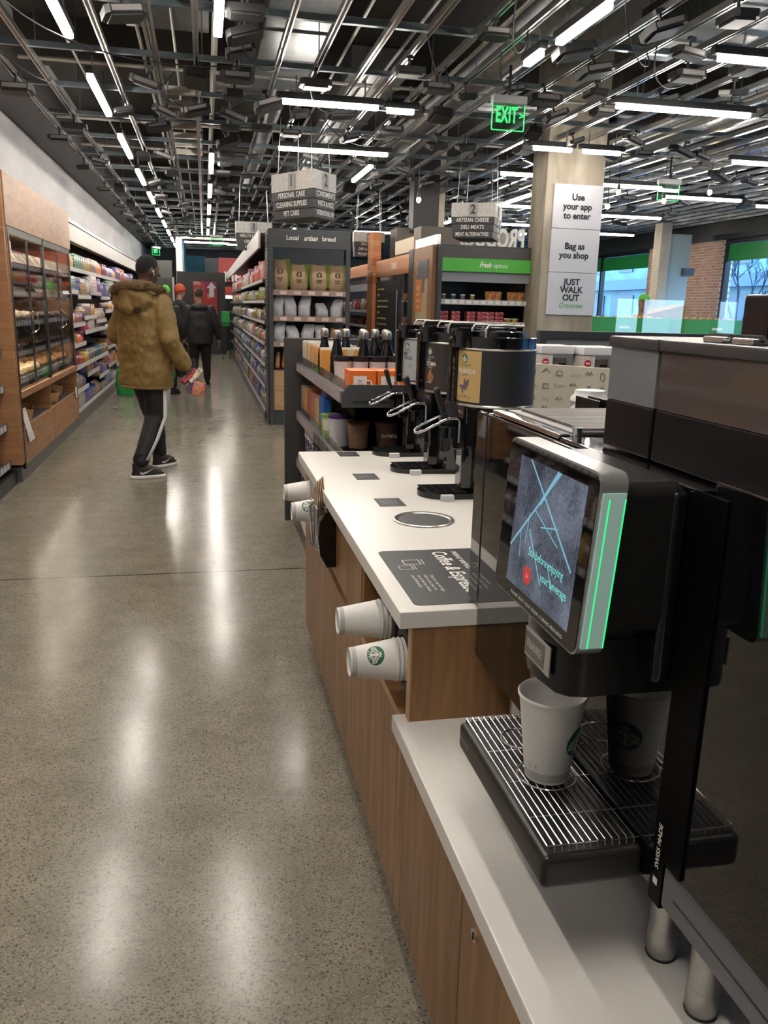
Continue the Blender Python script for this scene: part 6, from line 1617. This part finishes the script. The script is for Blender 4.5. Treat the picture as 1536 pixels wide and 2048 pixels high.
def person(loc, rz, label, H=1.8, skin=SKIN_M, J=None, coat=None, trousers=None, shoes=None, head=None, hair=None, voxel=.007):
    """J: joints in metres for a 1.8 m figure facing +Y; body is one skin"""
    b = B()
    hc = J['head']; hd = J.get('headdir', 0); HM = Matrix.Translation(hc) @ Matrix.Rotation(hd, 4, 'Z') @ Matrix.Rotation(J.get('nod', 0), 4, 'X')
    def hp(x, y, z): return HM @ Vector((x, y, z))
    b.ell((0, 0, 0), (1, 1, 1), 24, 14, M=HM @ Matrix.Diagonal((.074, .094, .112, 1)))
    b.ell((0, 0, 0), (1, 1, 1), 20, 12, M=HM @ Matrix.Translation((0, .022, -.062)) @ Matrix.Diagonal((.056, .068, .062, 1)))
    b.capsule(hp(0, .085, .005), hp(0, .108, -.025), .010, .014, 10, 4)
    b.capsule(hp(-.02, .083, -.058), hp(.02, .083, -.058), .009, .009, 8, 3)
    b.capsule(hp(-.03, .078, .028), hp(.03, .078, .028), .012, .012, 8, 3)
    for s in (-1, 1):
        b.ell((0, 0, 0), (1, 1, 1), 12, 8, M=HM @ Matrix.Translation((s*.077, -.004, -.012)) @ Matrix.Diagonal((.010, .019, .031, 1)))
    b.capsule(J['neck'], hp(0, -.015, -.07), .062, .056, 16, 4)
    b.loft([(0, 0, .92, .13, .09), (0, 0, 1.1, .13, .09), (J['neck'][0]*.7, J['neck'][1]*.7, 1.38, .15, .09), (J['neck'][0], J['neck'][1], 1.47, .06, .05)], 20)
    for s, S in ((-1, 'l'), (1, 'r')):
        sh, el, wr = J['sh'+S], J['el'+S], J['wr'+S]
        b.capsule(sh, el, .045, .038); b.capsule(el, wr, .038, .027)
        hdv = J.get('hand'+S) or (wr-el)
        hand(b, wr, hdv, s, J.get('curl'+S, .5), J.get('hs', 1.0), palm=(s, 0, 0))
        hi, kn, an = J['hi'+S], J['kn'+S], J['an'+S]
        b.capsule(hi, kn, .07, .05); b.capsule(kn, an, .048, .036)
        b.capsule(an, an+J['toe'+S]*.14+V3(0, 0, -.045), .035, .028)
    body = blob(b, voxel, 3).done('person', skin, origin=(0, 0, 0), ang=80)
    tag(body, label, 'person')
    kids = []
    def kid(bb, name, m, ang=80, **k):
        o = bb.done(name, m, origin=(0, 0, 0), ang=ang, **k); o.parent = body; kids.append(o); return o
    J['HM'] = HM
    # trousers
    b = B()
    for S in 'lr':
        hi, kn, an = J['hi'+S], J['kn'+S], J['an'+S]
        tw = J.get('tw', 1)
        b.capsule(hi, kn, .095*tw, .078*tw); b.capsule(kn, an+V3(0, 0, .05), .076*tw, .056*tw)
    b.loft([(0, 0, .84, .15, .11), (0, 0, 1.0, .165, .115), (0, 0, 1.05, .15, .11)], 24)
    kid(blob(b, .012, 4, J.get('tfold', [(.014, .09)])), 'trousers', trousers)
    # shoes
    for S in 'lr':
        an, td = J['an'+S], J['toe'+S].normalized(); side = V3(td.y, -td.x, 0)
        M = Matrix(((side.x, td.x, 0, an.x), (side.y, td.y, 0, an.y), (0, 0, 1, J.get('foot'+S, 0)), (0, 0, 0, 1))) @ Matrix.Translation((0, 0, 0)) @ Matrix.Rotation(J.get('heel'+S, 0), 4, 'X')
        b = B(); b.loft([(0, .055, .022, .045, .135), (0, .055, .04, .046, .135), (0, .02, .075, .04, .09), (0, -.02, .10, .036, .052), (0, -.025, .13, .036, .045)], 28, M=M, sq=2.4)
        s = kid(b, 'shoe', J.get('shoem', BLACK))
        b = B(); b.loft([(0, .055, .0, .046, .140), (0, .055, .012, .050, .146), (0, .055, .03, .046, .140)], 32, M=M, sq=2.4)
        so = kid(b, 'sole', J.get('solem', PAPER)); so.parent = s
        if J.get('swoosh'):
            for q in (-1, 1):
                b = B(); P = [(-.05, .055), (-.03, .045), (.02, .058), (.075, .085), (.015, .046), (-.025, .030), (-.045, .036)]
                b.bm.faces.new([b.bm.verts.new(M @ V3(q*(.0505-abs(y-.02)*.02), y+.03, z+.01)) for y, z in P]); w_ = kid(b, 'swoosh_mark', PAPER, recalc=False); w_.parent = s
    body.location = loc; body.rotation_euler = (0, 0, rz); s = H/1.8; body.scale = (s, s, s)
    return body, kid

# ---- man in the tan parka
COATM = mat('tan_parka', (.235, .150, .045), .62, noise=.1, nscale=7, bump=.9, bscale=13, stretch=(1.3, 1.3, .45))
J = dict(head=V3(.02, .05, 1.685), headdir=-.35, nod=-.15, neck=V3(0, .02, 1.50), shl=V3(-.185, 0, 1.44), ell=V3(-.265, -.03, 1.16), wrl=V3(-.17, .17, 1.06), shr=V3(.185, 0, 1.44), elr=V3(.285, -.02, 1.14), wrr=V3(.345, .10, .90),
         handr=V3(.05, .06, -.1), handl=V3(.1, .1, 0), curlr=.75, hil=V3(-.09, 0, .92), hir=V3(.09, -.01, .92), knl=V3(-.09, .17, .50), knr=V3(.09, .0, .50), anl=V3(-.10, .24, .10), anr=V3(.10, -.22, .10),
         toel=V3(.1, 1, 0).normalized(), toer=V3(.55, .75, 0).normalized(), tw=1.14, shoem=mat('black_trainer', (.012, .012, .013), .6, bump=.3, bscale=300), swoosh=True)
body, kid = person((-.50, 7.32, 0), -R_(38), 'person in a tan hooded parka with fur trim, seen from behind, holding snack packs', 1.82, SKIN_D, J, trousers=mat('black_track_pants', (.008, .008, .009), .6))
b = B()
b.loft([(0, .0, .735, .222, .165), (0, .0, .77, .232, .175), (0, .01, .95, .235, .178), (0, 0, 1.15, .232, .175), (0, -.01, 1.32, .225, .165), (0, 0, 1.43, .185, .135), (0, .01, 1.50, .11, .10), (0, .02, 1.53, .07, .07)], 36, sq=2.4)
for S in 'lr':
    b.capsule(J['sh'+S]+V3(0, 0, -.03), J['el'+S], .092, .088); b.capsule(J['el'+S], J['wr'+S]+(J['el'+S]-J['wr'+S])*.14, .086, .064)
b.capsule((-.10, -.12, 1.44), (.10, -.12, 1.44), .09, .09); b.capsule((0, -.16, 1.40), (0, -.13, 1.50), .085, .11)
coat = kid(blob(b, .010, 4, [(.034, .12), (.014, .04)]), 'parka', COATM)
b = B(); b.tube([(.225*math.cos(a), .17*math.sin(a), .742) for a in [2*PI*i/40 for i in range(40)]], .012, 8, closed=True); h_ = kid(b, 'hem', COATM); h_.parent = coat
# stitched lines
b = B()
b.tube([(.055, -.195, 1.38), (.10, -.192, 1.378), (.145, -.182, 1.375)], .006, 6); b.box(.06, .15, -.20, -.188, 1.345, 1.385); o = kid(b, 'back_logo', mat('logo_brown', (.04, .025, .012), .5)); o.parent = coat
# fur trim
fur = mat('fur_brown', (.16, .10, .052), .8, noise=.5, nscale=40)
r = random.Random(2); b = B(); arc = []
for i in range(40):
    a = PI*(-.12)+PI*1.24*i/39
    arc.append(V3(.20*math.cos(a), -.04-.175*math.sin(a), 1.50+.05*math.sin(a)+.035*math.cos(a)))
b.tube(arc, [.028+.012*math.sin(PI*i/39) for i in range(40)], 10)
for k in range(2600):
    i = r.randrange(39); p = arc[i].lerp(arc[i+1], r.random()); n_ = V3(r.gauss(0, 1), r.gauss(0, 1), r.gauss(0, 1)).normalized(); q = p+n_*(.026); L_ = r.uniform(.018, .036)
    tdir = (n_+V3(r.uniform(-.4, .4), r.uniform(-.4, .4), r.uniform(-.5, .1))).normalized(); s1 = n_.orthogonal().normalized()*.0028; s2 = n_.cross(s1)
    A = [b.bm.verts.new(q+s1), b.bm.verts.new(q-s1*.5+s2), b.bm.verts.new(q-s1*.5-s2)]; T = b.bm.verts.new(q+tdir*L_)
    for u, v in ((0, 1), (1, 2), (2, 0)): b.bm.faces.new((A[u], A[v], T))
o = kid(b, 'fur_trim', fur, recalc=False); o.parent = coat
# hair cap, earbud, stripe, cuffs
HM = J['HM']
b = B(); b.ell((0, 0, 0), (1, 1, 1), 28, 16, M=HM @ Matrix.Translation((0, -.008, .016)) @ Matrix.Diagonal((.0765, .0955, .104, 1)))
bmesh.ops.bisect_plane(b.bm, geom=b.bm.verts[:]+b.bm.edges[:]+b.bm.faces[:], plane_co=HM @ V3(0, .0, -.002), plane_no=(HM.to_3x3() @ V3(0, .8, -1)).normalized(), clear_outer=True)
kid(b, 'hair', mat('black_hair', (.006, .005, .005), .75, bump=.6, bscale=400))
b = B(); b.ell((0, 0, 0), (1, 1, 1), 12, 8, M=HM @ Matrix.Translation((.090, .0, -.012)) @ Matrix.Diagonal((.007, .009, .009, 1))); b.capsule(HM @ V3(.09, .006, -.015), HM @ V3(.088, .014, -.045), .004, .003, 8, 3)
kid(b, 'earbud', WHITE)
def stripe(S, out):
    hi, kn, an = J['hi'+S], J['kn'+S], J['an'+S]; b = B(); pr = None
    cs = [(hi+V3(0, 0, 0), .118), (hi.lerp(kn, .5), .109), (kn, .099), (kn.lerp(an, .45), .088), (an+V3(0, 0, .06), .074)]
    vs = []
    for c, rr in cs:
        c2 = c+out*rr; w_ = V3(-out.y, out.x, 0)*.026; vs.append((b.bm.verts.new(c2+w_-out*.006), b.bm.verts.new(c2+out*.004), b.bm.verts.new(c2-w_-out*.006)))
    for a, c in zip(vs, vs[1:]): b.bm.faces.new((a[0], a[1], c[1], c[0])); b.bm.faces.new((a[1], a[2], c[2], c[1]))
    m = kid(b, 'white_stripe', WHITE, recalc=False); m.modifiers.new('s', 'SOLIDIFY').thickness = .006
stripe('r', V3(1, .1, 0).normalized()); stripe('l', V3(-1, 0, 0))
b = B()
for S in 'lr': b.cyl(J['an'+S]+V3(0, 0, .02), J['an'+S]+V3(0, 0, .11), .048, .052, 20)
kid(b, 'cuffs', BLACK)
# packs held in the right hand
bx = bpy.data.objects
c, s_ = math.cos(-R_(38)), math.sin(-R_(38))
def wl(v): v = v*1.011; return V3(-.50+c*v.x-s_*v.y, 7.32+s_*v.x+c*v.y, v.z)
hpnt = wl(J['wrr']+V3(.05, .06, -.1).normalized()*.1)
for k, (dx, dy, dz, col, rx, sz, l) in enumerate([(-.10, -.02, -.035, 'red', .9, (.05, .12, .17), 'red and white snack pack held by the person in the tan parka'), (-.045, -.03, -.03, 'white', .8, (.045, .11, .16), 'white wrapped pack held between the red and the orange pack'), (.02, -.05, -.14, 'orange', .25, (.11, .05, .12), 'orange snack bag dangling from the parka wearer\'s right hand'), (-.03, -.03, -.13, 'brown', .5, (.10, .05, .14), 'brown snack bag held behind the orange one')]):
    o = put('bag', col, k % 3, hpnt+V3(dx, dy, dz), sz, 0, l, 'snack packs in the right hand'); o.rotation_euler = (0, rx, .3)

# ---- man in black jacket, walking away
J2 = dict(head=V3(.0, .04, 1.665), headdir=-.1, nod=.0, neck=V3(0, .02, 1.49), shl=V3(-.2, 0, 1.42), ell=V3(-.28, .0, 1.13), wrl=V3(-.27, .12, .9), shr=V3(.2, 0, 1.42), elr=V3(.30, .0, 1.12), wrr=V3(.335, .04, .86),
          curlr=.5, hil=V3(-.10, 0, .90), hir=V3(.10, 0, .90), knl=V3(-.12, .02, .50), knr=V3(.10, .06, .49), anl=V3(-.13, -.28, .20), anr=V3(.11, .10, .10), toel=V3(-.1, 1, 0).normalized(), toer=V3(.15, 1, 0).normalized(), tw=1.12,
          footl=.10, heell=-.6, shoem=BLACK, solem=mat('sole_grey', (.3, .3, .3), .5))
body, kid = person((-.09, 15.1, 0), 0, 'person in a black hooded jacket walking away down the aisle', 1.72, SKIN_M, J2, trousers=mat('black_trousers', (.008, .008, .009), .7), voxel=.008)
b = B()
b.loft([(0, 0, .78, .22, .15), (0, 0, .82, .235, .16), (0, 0, 1.1, .24, .165), (0, 0, 1.32, .235, .15), (0, 0, 1.43, .18, .12), (0, .01, 1.5, .09, .08)], 32, sq=2.4)
for S in 'lr': b.capsule(J2['sh'+S]+V3(0, 0, -.02), J2['el'+S], .085, .075); b.capsule(J2['el'+S], J2['wr'+S]+V3(0, 0, .04), .074, .055)
b.capsule((-.08, -.1, 1.44), (.08, -.1, 1.44), .065, .065)
kid(blob(b, .012, 4, [(.015, .1)]), 'jacket', mat('black_jacket', (.014, .014, .016), .6))
HM = J2['HM']; b = B(); b.ell((0, 0, 0), (1, 1, 1), 24, 14, M=HM @ Matrix.Translation((0, -.006, .014)) @ Matrix.Diagonal((.077, .095, .103, 1)))
bmesh.ops.bisect_plane(b.bm, geom=b.bm.verts[:]+b.bm.edges[:]+b.bm.faces[:], plane_co=HM @ V3(0, 0, -.01), plane_no=(HM.to_3x3() @ V3(0, .9, -1)).normalized(), clear_outer=True)
kid(b, 'hair', mat('dark_short_hair', (.03, .02, .014), .8))

def simple(loc, rz, label, H, skin, jm, jname, hat, hatname, hatcol, nodv=0, hdir=0, tm=None):
    Jx = dict(head=V3(0, .04, 1.665), headdir=hdir, nod=nodv, neck=V3(0, .02, 1.49), shl=V3(-.19, 0, 1.42), ell=V3(-.26, .02, 1.14), wrl=V3(-.2, .2, 1.02), shr=V3(.19, 0, 1.42), elr=V3(.26, .02, 1.14), wrr=V3(.24, .16, .95),
              hil=V3(-.09, 0, .9), hir=V3(.09, 0, .9), knl=V3(-.1, .03, .5), knr=V3(.1, .02, .5), anl=V3(-.11, 0, .1), anr=V3(.11, 0, .1), toel=V3(-.1, 1, 0).normalized(), toer=V3(.1, 1, 0).normalized(), solem=BLACK)
    body, kid = person(loc, rz, label, H, skin, Jx, trousers=tm or mat('black_trousers', (.008, .008, .009), .7), voxel=.009)
    b = B(); b.loft([(0, 0, .85, .2, .14), (0, 0, 1.1, .2, .14), (0, 0, 1.32, .21, .14), (0, 0, 1.43, .17, .11), (0, .01, 1.5, .08, .07)], 28, sq=2.3)
    for S in 'lr': b.capsule(Jx['sh'+S]+V3(0, 0, -.02), Jx['el'+S], .075, .065); b.capsule(Jx['el'+S], Jx['wr'+S], .064, .045)
    kid(blob(b, .014, 3, [(.012, .1)]), jname, jm)
    HM = Jx['HM']; b = B()
    bn_ = hat != 'cap'
    b.ell((0, 0, 0), (1, 1, 1), 24, 14, M=HM @ Matrix.Translation((0, -.006, .024)) @ Matrix.Diagonal((.094, .112, .122, 1) if bn_ else (.088, .106, .108, 1)))
    bmesh.ops.bisect_plane(b.bm, geom=b.bm.verts[:]+b.bm.edges[:]+b.bm.faces[:], plane_co=HM @ V3(0, 0, -.005 if bn_ else .02), plane_no=(HM.to_3x3() @ V3(0, .35, -1)).normalized(), clear_outer=True)
    if hat == 'cap': b.loft([(0, .10, .035, .062, .065), (0, .105, .043, .060, .062)], 24, M=HM)
    else: b.lathe([(.086, -.02), (.096, -.018), (.099, .03), (.092, .036)], n=24, M=HM @ Matrix.Rotation(.25, 4, 'X') @ Matrix.Diagonal((1, 1.18, 1, 1)))
    kid(b, hatname, mat(hatname+'_col', hatcol, .7))
    return body
simple((-.50, 17.2, 0), R_(-60), 'person in a dark coat and orange-red beanie looking to the right', 1.80, SKIN_L, mat('dark_navy_coat', (.012, .014, .02), .7), 'coat', 'beanie', 'beanie', (.45, .06, .02), hdir=-.3)
simple((-.62, 13.9, 0), R_(-20), 'person with a bright green cap mostly hidden behind the tan parka', 1.72, SKIN_M, mat('dark_staff_shirt', (.02, .02, .022), .7), 'shirt', 'cap', 'cap', (.08, .4, .03))
simple((5.86, 10.6, 0), R_(150), 'shop employee in a green cap and orange shirt behind the banana bin', 1.73, SKIN_L, mat('orange_shirt', (.7, .16, .03), .6), 'shirt', 'cap', 'cap', (.08, .4, .03), hdir=.2)
GB2 = mat('green_bag', (.02, .33, .07), .5, bump=.2, bscale=20)
for k, (x, y, z, w_, h, l) in enumerate([(-1.24, 13.5, .02, .30, .36, 'green shopping bag showing left of the tan parka'), (-.55, 13.5, .28, .16, .18, 'green bag showing right of the tan parka hem')]):
    t = thing('shopping_bag', (x, y, z), l, 'bag')
    B().loft([(x, y, z, w_*.42, .06), (x, y, z+h*.5, w_*.5, .08), (x, y, z+h, w_*.42, .04)], 20, sq=3).done('bag_body', GB2, t)
    B().tube([(x-w_*.25, y, z+h), (x-w_*.15, y, z+h+.16), (x+w_*.15, y, z+h+.16), (x+w_*.25, y, z+h)], .008, 6).done('bag_handles', GB2, t)
